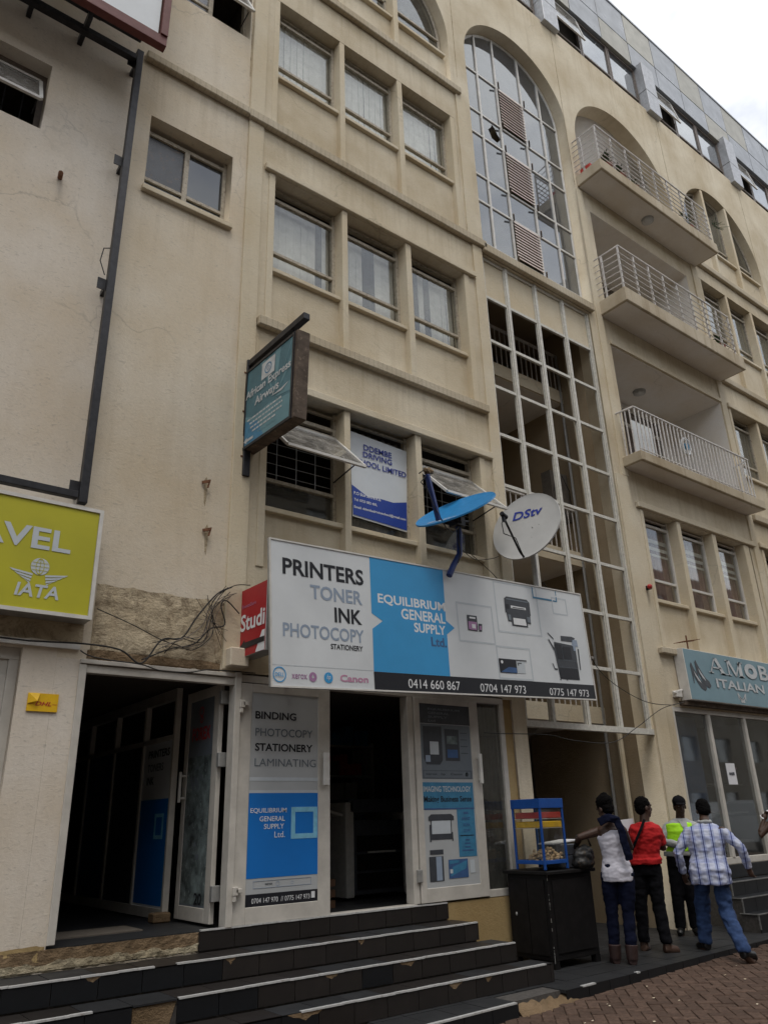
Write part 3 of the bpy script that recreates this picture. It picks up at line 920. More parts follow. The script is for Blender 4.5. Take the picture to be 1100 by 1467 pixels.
def office_window(x0, x1, zs, zt, kind='blind', zbot=None, Yg=7.0, tr=.33, vent=.2, frame='metal_cream', gl='glass', label=None):
    """window between the fins; zs sill, zt soffit"""
    if zbot is not None:
        P_('spandrel', B(x0-.06, x1+.06, 6.895, 7.1, zbot, zs-.062), 'wall')
    fr = MB()
    w = .045
    zh = zt-vent
    fr.box(x0, x0+w, Yg-.03, Yg+.03, zs, zt).box(x1-w, x1, Yg-.03, Yg+.03, zs, zt)
    fr.box(x0+w, x1-w, Yg-.03, Yg+.03, zs, zs+w).box(x0+w, x1-w, Yg-.03, Yg+.03, zh-w, zh)
    fr.box(x0+w, x1-w, Yg-.035, Yg+.02, zs+tr, zs+tr+.04).box(x0+w, x1-w, Yg-.02, Yg+.02, zt-.055, zt-.03)
    win = P_('window', fr, frame, label=label)
    part('sill', MB().box(x0-.03, x1+.03, 6.835, 7.1, zs-.062, zs-.002), 'wall_trim', win, bev=.006)
    part('pane', B(x0+w, x1-w, Yg-.004, Yg+.002, zs+w, zs+tr), gl, win)
    if kind != 'open':
        part('pane', B(x0+w, x1-w, Yg-.004, Yg+.002, zs+tr+.04, zh-w), gl, win)
    if kind == 'blind':
        n = 9
        sw = (x1-x0-.04)/n
        me = None
        for i in range(n):
            if random.random() < .05:
                continue
            o_x = x0+.02+sw*(i+.5)
            t = random.uniform(-.16, .16)+.10
            z0 = zs+.03+random.uniform(0, .06)
            mb = MB().hexa([(-sw*.53*math.cos(t), -sw*.5*math.sin(t), 0), (sw*.53*math.cos(t), sw*.5*math.sin(t), 0),
                            (sw*.53*math.cos(t), sw*.5*math.sin(t)+.002, 0), (-sw*.53*math.cos(t), -sw*.5*math.sin(t)+.002, 0),
                            (-sw*.53*math.cos(t), -sw*.5*math.sin(t), zt-z0-.07), (sw*.53*math.cos(t), sw*.5*math.sin(t), zt-z0-.07),
                            (sw*.53*math.cos(t), sw*.5*math.sin(t)+.002, zt-z0-.07), (-sw*.53*math.cos(t), -sw*.5*math.sin(t)+.002, zt-z0-.07)])
            s = part('blind_slat', mb, 'blind', win)
            s.location = (o_x, Yg+.10, z0)
    elif kind in ('curtain', 'curtain_grey'):
        mb = MB()
        n = 40
        for i in range(n+1):
            xx = x0+(x1-x0)*i/n
            yy = Yg+.10+.022*math.sin(i*1.5)+.01*math.sin(i*.61)
            mb.v += [(xx, yy, zs), (xx, yy, zt-.06)]
        for i in range(n):
            mb.f.append((2*i, 2*i+2, 2*i+3, 2*i+1))
        part('curtain', mb, 'curtain_red' if kind == 'curtain' else 'curtain_grey', win, smooth='all')
        if kind == 'curtain':
            part('scalloped_pelmet', MB().box(x0+.02, x1-.02, Yg+.05, Yg+.06, zt-.42, zt-.35).box(x0+.02, x1-.02, Yg+.05, Yg+.06, zt-.55, zt-.49)
                 .box(x0+.02, x1-.02, Yg+.05, Yg+.06, zt-.66, zt-.62), 'blind', win)
    elif kind == 'open':
        zhh = zt-.34
        fr2 = MB()
        for i in range(1, 4):
            xx = x0+(x1-x0)*i/4
            fr2.box(xx-.004, xx+.004, Yg+.03, Yg+.04, zs+tr, zhh)
        for i in range(1, 6):
            zz = zs+tr+(zhh-zs-tr)*i/6
            fr2.tube([(x0+.04, Yg+.035, zz), (x1-.04, Yg+.035, zz+.01)], .005, 5)
        part('grille', fr2, 'metal_grey', win)
        part('head_bar', B(x0+w, x1-w, Yg-.03, Yg+.03, zhh, zhh+.04), frame, win)
        sash(win, x0+.01, x1-.01, zhh, Yg-.03, 6.36, zs+.54)
    return win
FINS = [3.60, 4.74, 5.87, 7.04]
FW = [.09, .09, .10, .10]
def fins(sh, z0, z1, scale=1.0, yf=6.785, idx=(0, 1, 2, 3)):
    for i in idx:
        P_('mullion_fin', B(FINS[i]+sh, FINS[i]+sh+FW[i], yf, 7.1, z0, z1), 'wall_trim', bev=.006)
def bay(sh, z0, z1, zs, kinds, yf=6.785, **k):
    fins(sh, z0+.002, z1-.002, yf=yf)
    out = []
    for i, kd in enumerate(kinds):
        out.append(office_window(FINS[i]+FW[i]+sh, FINS[i+1]+sh, zs, z1-.003, kd, z0+.002, **k))
    return out
bay(0, 4.1, 6.32, 4.83, ('open', 'curtain_grey', 'open'), tr=.36)
bn = P_('banner', MB().hexa([(4.97, 6.965, 5.02), (5.81, 6.965, 4.98), (5.81, 6.972, 4.98), (4.97, 6.972, 5.02), (4.95, 6.965, 6.17), (5.86, 6.965, 6.13), (5.86, 6.972, 6.13), (4.95, 6.972, 6.17)]), 'sign_white', label='white and blue driving school banner filling the middle window')
pb = Plane((4.90, 6.962, 4.95), (1, 0, 0), (0, 0, 1))
pb.text('DDEMBE', .25, 1.005, .70, 1.085, 'ink_navy', bn, bold=.018)
pb.text('DRIVING', .24, .905, .70, .985, 'ink_navy', bn, bold=.018)
pb.text('SCHOOL LIMITED', .075, .785, .93, .865, 'ink_navy', bn, bold=.018)
pb.poly('blue_field', [(.075, .09), (.905, .05), (.92, .44), (.70, .385), (.5, .39), (.3, .37), (.15, .44), (.06, .48)], 'sign_navy', bn, .003)
pb.text('P.O Box 30176 K\'la', .09, .355, .50, .40, 'ink_white', bn, bold=.02)
pb.text('Tel: 0753 882 400,', .09, .27, .44, .31, 'ink_white', bn, bold=.02)
pb.text('Email: ddembedrivingschool@gmail.com', .09, .17, .89, .215, 'ink_white', bn, bold=.02)
bay(0, 7.2, 9.5, 8.05, ('blind',)*3, tr=.33)
bay(0, 10.38, 12.87, 11.42, ('blind',)*3, yf=6.80, tr=.32, vent=.14)
bay(11.2, 4.02, 6.4, 4.86, ('curtain',)*3)
bay(11.15, 7.2, 9.6, 8.1, ('curtain_grey', 'blind', 'curtain_grey'))
bay(11.15, 10.45, 13.05, 11.46, ('curtain_grey',)*3, yf=6.80)
# C bay first floor: three narrower windows
XC = [(10.79, 10.87), (11.84, 11.96), (12.98, 13.11), (14.10, 14.29)]
for a, b_ in XC:
    P_('mullion_fin', B(a, b_, 6.785, 7.1, 4.022, 6.368), 'wall_trim', bev=.006)
for i in range(3):
    office_window(XC[i][1], XC[i+1][0], 4.84, 6.365, 'curtain', 4.022, tr=.36, vent=.13, frame='metal_white')

# small windows on the left
def small_window(x0, x1, z0, z1, broken=False):
    fr = MB()
    Yg, w, xm = 6.98, .045, x0+(x1-x0)*.5
    fr.box(x0, x0+w, Yg-.03, Yg+.03, z0, z1).box(x1-w, x1, Yg-.03, Yg+.03, z0, z1).box(x0+w, x1-w, Yg-.03, Yg+.03, z0, z0+w)
    fr.box(x0+w, x1-w, Yg-.03, Yg+.03, z1-.13, z1-.08).box(xm-.03, xm+.03, Yg-.035, Yg+.03, z0+w, z1-.13)
    fr.box(x0+w, xm-.03, Yg-.03, Yg+.02, z0+.26, z0+.30).box(xm+.03, x1-w, Yg-.03, Yg+.02, z0+.26, z0+.30)
    win = P_('window', fr, 'metal_cream')
    part('sill', B(x0-.03, x1+.03, 6.74, 6.97, z0-.075, z0-.003), 'wall_trim', win, bev=.006)
    part('pane', B(x0+w, xm-.03, Yg-.004, Yg+.002, z0+.30, z1-.13), 'glass_rusty', win)
    part('pane', B(xm+.03, x1-w, Yg-.004, Yg+.002, z0+.30, z1-.13), 'glass_dark', win)
    part('pane', B(x0+w, x1-w, Yg-.004, Yg+.002, z0+w, z0+.26), 'glass_dark', win)
    part('insect_screen', B(x0+w, x1-w, Yg+.05, Yg+.055, z0+w, z1-.13), 'mid_in', win)
    return win
small_window(2.025, 3.075, 8.335, 9.425)
w = P_('window', MB().box(2.2, 2.24, 6.95, 7.0, 11.7, 12.85).box(3.19, 3.23, 6.95, 7.0, 11.7, 12.85).box(2.24, 3.19, 6.95, 7.0, 11.7, 11.745)
       .box(2.66, 2.72, 6.94, 7.0, 11.745, 12.85).box(2.24, 2.66, 6.95, 7.0, 12.0, 12.04), 'metal_cream')
part('pane', B(2.24, 2.66, 6.97, 6.975, 11.745, 12.8), 'glass_dirty', w)
sash(w, 2.73, 3.18, 12.75, 6.96, 6.62, 12.02)
# arched windows: bay A top floor and D, E bays
for cx, zb in ((C5, 13.74), (16.52, 13.72), (20.75, 13.72)):
    r = 1.76 if cx == C5 else 1.73
    zs = 14.85 if cx == C5 else 14.75
    zsill = 14.45
    P_('spandrel', B(cx-r, cx+r, 6.9, 7.1, zb+.002, zsill-.06), 'wall')
    for fx in (-.63, .50):
        zt = zs+math.sqrt(max(0, (r-.0)**2-max(abs(fx), abs(fx+.1))**2))
        P_('mullion_fin', B(cx+fx, cx+fx+.10, 6.80, 7.1, zb+.002, zt), 'wall_trim', bev=.006)
    fr = MB()
    for (a, b_) in ((-r+.02, -.63), (-.53, .50), (.60, r-.02)):
        fr.box(cx+a, cx+b_, 6.99, 7.03, zsill, zsill+.045).box(cx+a, cx+b_, 6.99, 7.03, zs+.1, zs+.14)
        ztl = lambda q: zs+math.sqrt(max(0, r*r-q*q))
        if a > -1:
            fr.box(cx+a, cx+a+.04, 6.99, 7.03, zsill, ztl(a+.04) if a > 0 else ztl(a))
        if b_ < 1:
            fr.box(cx+b_-.04, cx+b_, 6.99, 7.03, zsill, ztl(b_-.04) if b_ < 0 else ztl(b_))
    n = 30
    pts = [(cx+(r-.03)*math.cos(math.pi*i/n), 7.01, zs+(r-.03)*math.sin(math.pi*i/n)) for i in range(n+1)]
    fr.tube([(cx+r-.03, 7.01, zsill)]+pts+[(cx-r+.03, 7.01, zsill)], .028, 6)
    win = P_('arched_window', fr, 'metal_cream')
    part('pane', outline_mesh('pane', [(cx-r+.03, zsill), (cx+r-.03, zsill)]+[(cx+(r-.03)*math.cos(math.pi*i/n), zs+(r-.03)*math.sin(math.pi*i/n)) for i in range(n+1)], [], 7.02, 7.025), 'glass', win)
    for (a, b_) in ((-r+.05, -.63), (-.53, .50), (.60, r-.05)):
        part('sill', B(cx+a, cx+b_, 6.83, 7.0, zsill-.06, zsill-.002), 'wall_trim', win, bev=.006)

# ---- arched stair window
fr = MB()
r, cx, zs = 1.43, 9.0, 14.9
def ztop(x):
    return zs+math.sqrt(max(0, r*r-(x-cx)**2))
xs = [8.11, 8.63, 9.36, 9.93]
n = 40
fr.tube([(cx+r-.02, 7.05, 10.34)]+[(cx+(r-.02)*math.cos(math.pi*i/n), 7.05, zs+(r-.02)*math.sin(math.pi*i/n)) for i in range(n+1)]+[(cx-r+.02, 7.05, 10.34)], .03, 6)
for x in xs:
    fr.box(x-.022, x+.022, 7.02, 7.08, 10.34, ztop(x)-.02)
rowz = [10.68, 11.62, 12.24, 13.27, 13.86, 14.93]
for z in rowz:
    e = r if z < zs else math.sqrt(r*r-(z-zs)**2)
    fr.box(cx-e+.02, cx+e-.02, 7.025, 7.075, z-.02, z+.02)
fr.box(cx-r+.02, cx+r-.02, 7.02, 7.08, 10.33, 10.38)
aw = P_('arched_window', fr, 'metal_white', label='tall arched stair window with three louvred panels')
hole = [(8.28, 13.60), (8.36, 13.42), (8.50, 13.40), (8.61, 13.55), (8.53, 13.62), (8.47, 13.74), (8.40, 13.80), (8.36, 13.70)]
part('pane', outline_mesh('pane', [(cx-r+.03, 10.36), (cx+r-.03, 10.36)]+[(cx+(r-.03)*math.cos(math.pi*i/n), zs+(r-.03)*math.sin(math.pi*i/n)) for i in range(n+1)],
                          [hole, rect(8.66, 9.33, 10.72, 11.58), rect(8.66, 9.33, 12.28, 13.23), rect(8.66, 9.33, 13.9, 14.89)], 7.045, 7.052), 'glass_arch', aw)
for z0, z1 in ((10.72, 11.58), (12.28, 13.23), (13.9, 14.89)):
    k = 13
    for i in range(k):
        z = z0+(z1-z0)*(i+.1)/k
        part('louvre_slat', MB().hexa([(8.66, 6.985, z), (9.33, 6.985, z), (9.33, 6.997, z), (8.66, 6.997, z),
                                       (8.66, 7.0, z+.042), (9.33, 7.0, z+.042), (9.33, 7.012, z+.042), (8.66, 7.012, z+.042)]), 'louvre', aw)
for x in xs[:3]:
    for z in (10.68, 11.62, 12.24, 13.27, 13.86, 14.93):
        if x == 8.11:
            continue
        part('stay', MB().bar((x+.05, 7.01, z-.02), (x-.05, 6.93, z+.02), .03, .02), 'metal_brown', aw)

# ---- stair screen of pale bars, its top row closed with panels
XV = [7.52, 8.07, 8.79, 9.505, 10.2]
ZV = [2.72, 3.55, 4.38, 5.20, 6.03, 6.86, 7.68, 8.50, 9.33, 10.09]
scr = P_('stair_screen', MB().box(7.5, 10.22, 6.80, 6.90, 2.66, 2.74), 'metal_grid')
for i, x in enumerate(XV):
    part('vertical_bar', MB().box(x-.018, x+.038, 6.83, 6.89, 2.74, 10.115).box(x-.038, x-.018, 6.85, 6.89, 2.74, 10.115), 'metal_grid', scr)
for z in ZV[1:]:
    for i in range(4):
        part('cross_bar', MB().box(XV[i]+.038, XV[i+1]-.038, 6.845, 6.885, z-.024, z+.024), 'metal_grid', scr)
for i in range(4):
    part('infill_panel', B(XV[i]+.036, XV[i+1]-.036, 6.875, 6.90, 9.352, 10.07), 'wall_trim', scr)

# ---- inside the stairwell
def I_(name, mb, mat='wall_in', **k):
    return P_(name, mb, mat, **k)
I_('stairwell_wall', B(7.38, 7.498, 7.12, 12.2, .1, 10.3))
I_('stairwell_wall', B(10.222, 10.34, 7.12, 12.2, .1, 10.3))
I_('stairwell_wall', B(7.5, 10.22, 12.2, 12.4, .1, 10.3))
I_('stairwell_wall', MB().box(7.5, 10.218, 9.2, 9.3, .1, 2.9), 'mid_in')
I_('stair_flight', MB().hexa([(7.5, 8.0, 2.0), (7.9, 8.0, 2.0), (9.2, 8.0, 2.92), (7.5, 8.0, 2.92), (7.5, 9.19, 2.0), (7.9, 9.19, 2.0), (9.2, 9.19, 2.92), (7.5, 9.19, 2.92)]), 'mid_in')
I_('stairwell_floor', B(7.45, 10.3, 7.0, 12.4, -.3, .121), 'tile_walk')
I_('stairwell_ceiling', B(7.5, 10.22, 7.12, 12.2, 10.14, 10.3))
for i, z in enumerate((3.15, 5.70, 8.85)):
    I_('landing', B(7.5, 10.218, 7.62, 9.3, z-.25, z), 'wall_trim')
    I_('landing_soffit', B(7.52, 10.2, 7.66, 9.28, z-.256, z-.25), 'soffit')
    bar = MB().box(7.5, 10.2, 7.64, 7.68, z+.76, z+.80)
    rl = I_('landing_railing', bar, 'rail')
    for k in range(21):
        xx = 7.56+k*.127
        part('upright', MB().box(xx-.008, xx+.008, 7.652, 7.668, z, z+.76), 'rail', rl)
    if z < 8:
        I_('stair_flight', MB().hexa([(7.5, 9.3, z-.25), (8.8, 9.3, z-.25), (8.8, 11.6, z+1.35), (7.5, 11.6, z+1.35),
                                  (7.5, 9.3, z-.02), (8.8, 9.3, z-.02), (8.8, 11.6, z+1.6), (7.5, 11.6, z+1.6)]), 'wall_in')
        I_('half_landing', B(7.5, 10.218, 11.6, 12.2, z+1.4, z+1.6), 'wall_in')
        I_('stair_flight', MB().hexa([(8.9, 9.3, z+2.6), (10.218, 9.3, z+2.6), (10.218, 11.6, z+1.35), (8.9, 11.6, z+1.35),
                                  (8.9, 9.3, z+2.85), (10.218, 9.3, z+2.85), (10.218, 11.6, z+1.6), (8.9, 11.6, z+1.6)]), 'wall_in')
I_('stairwell_pipe', MB().tube([(10.13, 7.35, .2), (10.13, 7.35, 9.6)], .045, 8), 'wall_trim', smooth=True)
I_('stairwell_pipe', MB().tube([(10.16, 7.62, .2), (10.16, 7.62, 9.6)], .025, 8), 'metal_grey', smooth=True)
I_('meter_box', B(9.75, 10.2, 7.75, 7.95, 6.3, 7.2), 'mid_in')
for i in range(7):
    a, c_ = 9.7+random.random()*.4, 6.5+random.random()*.9
    I_('loose_wire', MB().tube([(a, 7.72, c_), (a+.1*random.uniform(-1, 1), 7.66, c_-.3), (a+.15*random.uniform(-1, 1), 7.7, c_-.6)], .008, 5), 'cable')
I_('loose_wire', MB().tube([(9.5, 7.6, 6.6), (9.62, 7.5, 6.3), (9.45, 7.5, 6.05), (9.6, 7.5, 5.8), (9.5, 7.5, 5.6)], .007, 5), 'cable_pale')
# behind the arched stair window
I_('stairwell_wall', B(7.4, 10.55, 10.0, 10.1, 10.35, 16.6), 'mid_in')
I_('stairwell_wall', B(7.4, 7.5, 7.13, 10.0, 10.35, 16.6), 'wall_in')
I_('stairwell_wall', B(10.46, 10.56, 7.13, 10.0, 10.35, 16.6), 'wall_in')
for z in (11.4, 13.3, 15.1):
    I_('landing', B(7.5, 10.46, 8.3, 9.9, z, z+.2), 'wall_in')

# ---- rooms behind the office windows
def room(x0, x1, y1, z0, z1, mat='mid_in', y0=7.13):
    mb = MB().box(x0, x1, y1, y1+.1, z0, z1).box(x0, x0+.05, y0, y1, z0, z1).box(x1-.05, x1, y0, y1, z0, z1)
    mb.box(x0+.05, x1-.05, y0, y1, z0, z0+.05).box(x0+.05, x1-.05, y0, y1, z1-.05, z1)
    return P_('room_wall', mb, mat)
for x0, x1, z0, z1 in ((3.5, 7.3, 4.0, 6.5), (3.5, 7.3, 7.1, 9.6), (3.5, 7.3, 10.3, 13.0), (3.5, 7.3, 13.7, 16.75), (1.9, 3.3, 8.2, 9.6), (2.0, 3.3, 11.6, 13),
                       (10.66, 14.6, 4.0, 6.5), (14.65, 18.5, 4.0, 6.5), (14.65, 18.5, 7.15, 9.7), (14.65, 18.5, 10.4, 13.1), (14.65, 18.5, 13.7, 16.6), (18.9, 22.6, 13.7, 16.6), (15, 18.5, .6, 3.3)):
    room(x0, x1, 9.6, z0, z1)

# ---- loggias and balconies
def loggia(x0, x1, z0, z1, y1, ceil='soffit'):
    mb = MB().box(x0-.06, x0-.002, 7.122, y1, z0, z1).box(x1+.002, x1+.06, 7.122, y1, z0, z1).box(x0-.002, x1+.002, y1, y1+.1, z0, z1)
    P_('loggia_wall', mb, 'wall_white')
    P_('loggia_ceiling', B(x0-.06, x1+.06, 7.122, y1, z1, z1+.06), ceil)
    if z1 < 13:
        P_('loggia_ceiling', B(x0+.004, x1-.004, YW+.004, 7.12, z1-.008, z1-.002), ceil)
        P_('loggia_reveal', B(x1-.010, x1-.003, YW+.004, 7.12, z0+.002, z1-.010), 'wall_white')
    P_('loggia_floor', B(x0-.06, x1+.06, 7.122, y1, z0-.06, z0), 'soffit')
loggia(10.75, 14.46, 7.22, 9.62, 8.0)
loggia(10.8, 14.2, 10.5, 12.83, 8.0)
loggia(10.72, 14.18, 13.55, 16.52, 7.75, 'wall_white')
P_('sloped_ceiling', MB().hexa([(10.73, 7.13, 16.49), (14.17, 7.13, 16.49), (14.17, 7.74, 15.55), (10.73, 7.74, 15.55), (10.73, 7.13, 16.515), (14.17, 7.13, 16.515), (14.17, 7.74, 16.5), (10.73, 7.74, 16.5)]), 'wall_white')
def glazed_door(x0, x1, z0, z1, y, mat='metal_white', cur='curtain_dark', n=4):
    fr = MB()
    for i in range(n+1):
        xx = x0+(x1-x0)*i/n
        fr.box(xx-.03, xx+.03, y-.06, y-.01, z0, z1)
    for z in (z0+.03, z1-.42, z1-.03):
        for i in range(n):
            fr.box(x0+(x1-x0)*i/n+.03, x0+(x1-x0)*(i+1)/n-.03, y-.055, y-.012, z-.03, z+.03)
    d = P_('balcony_door', fr, mat)
    for i in range(n):
        part('pane', B(x0+(x1-x0)*i/n+.03, x0+(x1-x0)*(i+1)/n-.03, y-.035, y-.03, z0+.06, z1-.06), 'glass', d)
    part('curtain', B(x0, x1, y-.008, y-.003, z0, z1), cur, d)
glazed_door(11.0, 13.9, 7.25, 9.5, 8.0)
glazed_door(11.2, 13.8, 10.55, 12.6, 8.0, 'metal_brown')
glazed_door(11.4, 13.9, 13.6, 15.6, 7.75, 'metal_brown')
P_('louvred_shutter', MB().box(10.82, 11.4, 7.9, 7.95, 10.9, 12.6), 'metal_brown')
for x0, x1, y0, z0, z1 in ((10.49, 14.55, 6.40, 7.06, 7.24), (10.56, 14.66, 6.20, 10.20, 10.50), (10.5, 14.70, 6.20, 13.30, 13.555)):
    P_('balcony_slab', B(x0, x1, y0, YW-.002, z0, z1), 'wall_slab', bev=.012)
    P_('balcony_soffit', B(x0+.05, x1-.05, y0+.05, YW-.004, z0-.006, z0), 'soffit')
P_('loggia_lintel', B(10.72, 14.5, YW-.035, YW, 9.64, 9.72), 'wall_trim')
# railings
rl = MB()
z0, zt, yf = 7.24, 8.09, 6.44
rail3 = P_('balcony_railing', MB().tube([(10.5, 6.8, zt), (10.54, yf, zt), (14.3, yf, zt), (14.42, 6.8, zt)], .02, 6).tube([(10.54, yf, z0+.06), (14.3, yf, z0+.06)], .012, 6), 'rail', smooth=True)
k = 33
for i in range(k):
    xx = 10.56+(14.28-10.56)*i/(k-1)
    part('upright', MB().box(xx-.009, xx+.009, yf-.009, yf+.009, z0, zt), 'rail', rail3)
for yy in (6.52, 6.61, 6.70):
    part('upright', MB().box(10.52, 10.538, yy-.009, yy+.009, z0, zt), 'rail', rail3)
    part('upright', MB().box(14.34, 14.358, yy-.009, yy+.009, z0, zt), 'rail', rail3)
for (z0, zt, yf, xa, xb) in ((10.5, 11.47, 6.24, 10.6, 14.45), (13.555, 14.5, 6.24, 10.55, 14.55)):
    rl = MB()
    rail = P_('balcony_railing', MB().tube([(xa, 6.8, zt), (xa+.02, yf, zt), (xb, yf, zt), (xb+.25, 6.5, zt)], .018, 6), 'rail', smooth=True)
    for j in range(6):
        z = z0+.12+j*(zt-z0-.12)/6.3
        part('cross_rail', MB().tube([(xa-.04, 6.8, z), (xa+.01, yf-.01, z), (xb+.03, yf-.01, z), (xb+.26, 6.5, z)], .010, 5), 'rail', rail, smooth=True)
    for i in range(9):
        xx = xa+.02+(xb-xa-.02)*i/8
        part('upright', MB().box(xx-.014, xx+.014, yf, yf+.03, z0, zt), 'rail', rail)
    part('upright', MB().box(xa-.01, xa+.02, 6.6, 6.63, z0, zt), 'rail', rail)
# ceiling lamps
for x, y, z in ((12.45, 6.52, 13.295), (12.6, 7.5, 9.62)):
    lp = P_('ceiling_lamp', MB().tube([(x, y, z), (x, y, z-.05)], [.13, .12], 20), 'metal_grey', smooth=True)
    part('lamp_glass', MB().ell((x, y, z-.05), (.10, .10, .04), 16, 8), 'dish_white', lp, smooth='all')

# ---- attic storey
P_('attic_wall', B(1.76, 26, 7.1, 7.3, 17.5, 21.1), 'mid_in')
P_('parapet_top', B(1.76, 26, 6.80, 7.12, 21.20, 21.26), 'clad_grey')
P_('attic_slab', B(1.76, 26, 7.12, 13, 17.6, 17.84), 'mid_in')
seam = [1.8+1.2*i for i in range(0, 20)]
beige = {(9, 0), (7, 0), (10, 1), (14, 1), (12, 1), (13, 0), (3, 1), (16, 0)}
for i, x in enumerate(seam):
    for j, (z0, z1) in enumerate(((19.32, 20.10), (20.12, 21.20))):
        d = random.uniform(0, .004)
        P_('cladding_panel', B(x+.012, x+1.188, 6.82-d, 6.9, z0, z1-.01), 'clad_beige' if (i, j) in beige else 'clad_grey', bev=.004)
P_('cladding_backing', B(1.8, 26, 6.9, 7.1, 19.3, 21.2), 'joint')
boxes = [2.25, 6.15, 10.1, 14.0, 17.9, 21.8]
for bx in boxes:
    P_('column_casing', MB().box(bx, bx+.5, 6.68, 6.95, 17.76, 18.45).box(bx, bx+.5, 6.68, 6.95, 18.465, 19.42), 'clad_box', bev=.006)
for bi, bx in enumerate(boxes[:-1]):
    x0, x1 = bx+.5, boxes[bi+1]
    for k in range(3):
        a = x0+(x1-x0)*k/3
        b_ = x0+(x1-x0)*(k+1)/3
        fr = MB()
        Yg = 6.93
        fr.box(a+.01, a+.06, Yg-.03, Yg+.03, 17.852, 19.31).box(b_-.06, b_-.01, Yg-.03, Yg+.03, 17.852, 19.31)
        for z in (17.88, 18.22, 19.28):
            fr.box(a+.06, b_-.06, Yg-.03, Yg+.03, z-.025, z+.025)
        w = P_('attic_window', fr, 'metal_brown')
        if k == 0 and bi in (1, 2, 3, 4):
            fr2 = MB()
            part('pane', B(a+.06, b_-.06, Yg, Yg+.005, 17.9, 18.2), 'glass_attic', w)
            sash(w, a+.06, b_-.06, 19.25, Yg-.03, 6.74, 18.40)
        else:
            part('pane', B(a+.06, b_-.06, Yg, Yg+.005, 17.9, 19.26), 'glass_attic', w)

# ------------------------------------------------------------------ shop interior and doors
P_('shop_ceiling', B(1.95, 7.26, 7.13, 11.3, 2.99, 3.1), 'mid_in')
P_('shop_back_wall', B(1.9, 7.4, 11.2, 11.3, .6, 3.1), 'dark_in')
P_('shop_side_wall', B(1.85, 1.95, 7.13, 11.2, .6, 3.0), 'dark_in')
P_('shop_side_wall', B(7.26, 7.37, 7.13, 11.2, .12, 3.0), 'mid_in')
# ---- shop doors
def S_(name, mb, mat, **k):
    return part(name, mb, mat, bld, **k)
S_('door_frame', MB().box(1.95, 2.01, 6.78, 6.86, .80, 2.93).box(1.95, 3.42, 6.77, 6.86, 2.935, 2.972).box(2.01, 3.42, 6.79, 6.86, 2.86, 2.93).box(3.42, 3.485, 6.77, 6.90, .785, 2.99), 'door_white', bev=.004)
S_('door_frame', MB().box(3.49, 7.10, 6.80, 6.9, 2.90, 2.99).box(4.52, 5.60, 6.80, 6.9, .776, .80).box(5.56, 5.64, 6.80, 6.93, .8, 2.90).box(7.03, 7.10, 6.80, 6.9, .785, 2.90).box(6.64, 7.03, 6.80, 6.9, .785, .86), 'door_white', bev=.004)
S_('door_pier', B(7.102, 7.262, 6.83, 7.0, .782, 2.97), 'wall_base')
def leaf(pl, w, h, pa0, pb0, pa1, pb1, d=-.045):
    """door leaf on a plane: stiles and rails around a panel"""
    mb = MB()
    for r in ((0, 0, pa0, h), (pa1, 0, w, h), (pa0, 0, pa1, pb0), (pa0, pb1, pa1, h)):
        mb.hexa([pl.p(r[0], r[1], 0), pl.p(r[2], r[1], 0), pl.p(r[2], r[1], d), pl.p(r[0], r[1], d),
                 pl.p(r[0], r[3], 0), pl.p(r[2], r[3], 0), pl.p(r[2], r[3], d), pl.p(r[0], r[3], d)])
    return mb
# closed leaf with the binding poster
pl = Plane((3.49, 6.79, .79), (1, 0, 0), (0, 0, 1))
X0, Z0 = 3.49, .79
d2 = S_('door', leaf(pl, 1.03, 2.10, .125, .135, .888, 2.018), 'door_white', bev=.004, label='closed door leaf with white and bright blue poster')
pp = Plane((X0, 6.80, Z0), (1, 0, 0), (0, 0, 1))
def rr(p, name, x0, z0, x1, z1, mat, par, d=.003):
    return p.rect(name, x0-X0, z0-Z0, x1-X0, z1-Z0, mat, par, d)
def tt(p, s, x0, z0, x1, z1, mat, par, bold=.02, d=.006, **k):
    return p.text(s, x0-X0, z0-Z0, x1-X0, z1-Z0, mat, par, bold=bold, d=d, **k)
pp.slab('poster', .125, .13, .888, 2.02, -.02, .002, 'poster_white', d2)
tt(pp, 'BINDING', 3.658, 2.559, 4.117, 2.632, 'ink_black', d2, .022)
tt(pp, 'PHOTOCOPY', 3.663, 2.398, 4.311, 2.474, 'ink_grey2', d2, .008)
tt(pp, 'STATIONERY', 3.665, 2.260, 4.312, 2.333, 'ink_black', d2, .022)
tt(pp, 'LAMINATING', 3.665, 2.120, 4.352, 2.192, 'ink_grey2', d2, .0)
rr(pp, 'grey_band', 3.618, 1.989, 4.378, 2.022, 'ink_line', d2, .004)
rr(pp, 'grey_band', 3.618, 1.881, 4.378, 1.906, 'ink_line', d2, .004)
rr(pp, 'blue_field', 3.618, 1.154, 4.378, 1.880, 'door_blue', d2, .004)
tt(pp, 'EQUILIBRIUM', 3.638, 1.70, 4.024, 1.748, 'ink_white', d2, .008)
tt(pp, 'GENERAL', 3.737, 1.632, 4.008, 1.676, 'ink_white', d2, .008)
tt(pp, 'SUPPLY', 3.785, 1.565, 3.999, 1.609, 'ink_white', d2, .008)
tt(pp, 'Ltd.', 3.898, 1.489, 4.01, 1.541, 'ink_white', d2, .0)
pp.frame('square_logo', 4.077-X0, 1.472-Z0, 4.37-X0, 1.753-Z0, .044, .004, .007, 'blue_pale', d2)
pp.frame('logo_box', 3.692-X0, 1.071-Z0, 4.305-X0, 1.132-Z0, .003, .003, .005, 'ink_grey', d2)
tt(pp, 'xerox', 3.81, 1.095, 3.89, 1.11, 'ink_dark', d2)
pp.ring('logo', 3.945-X0, 1.10-Z0, .016, .02, 'ink_grey', d2)
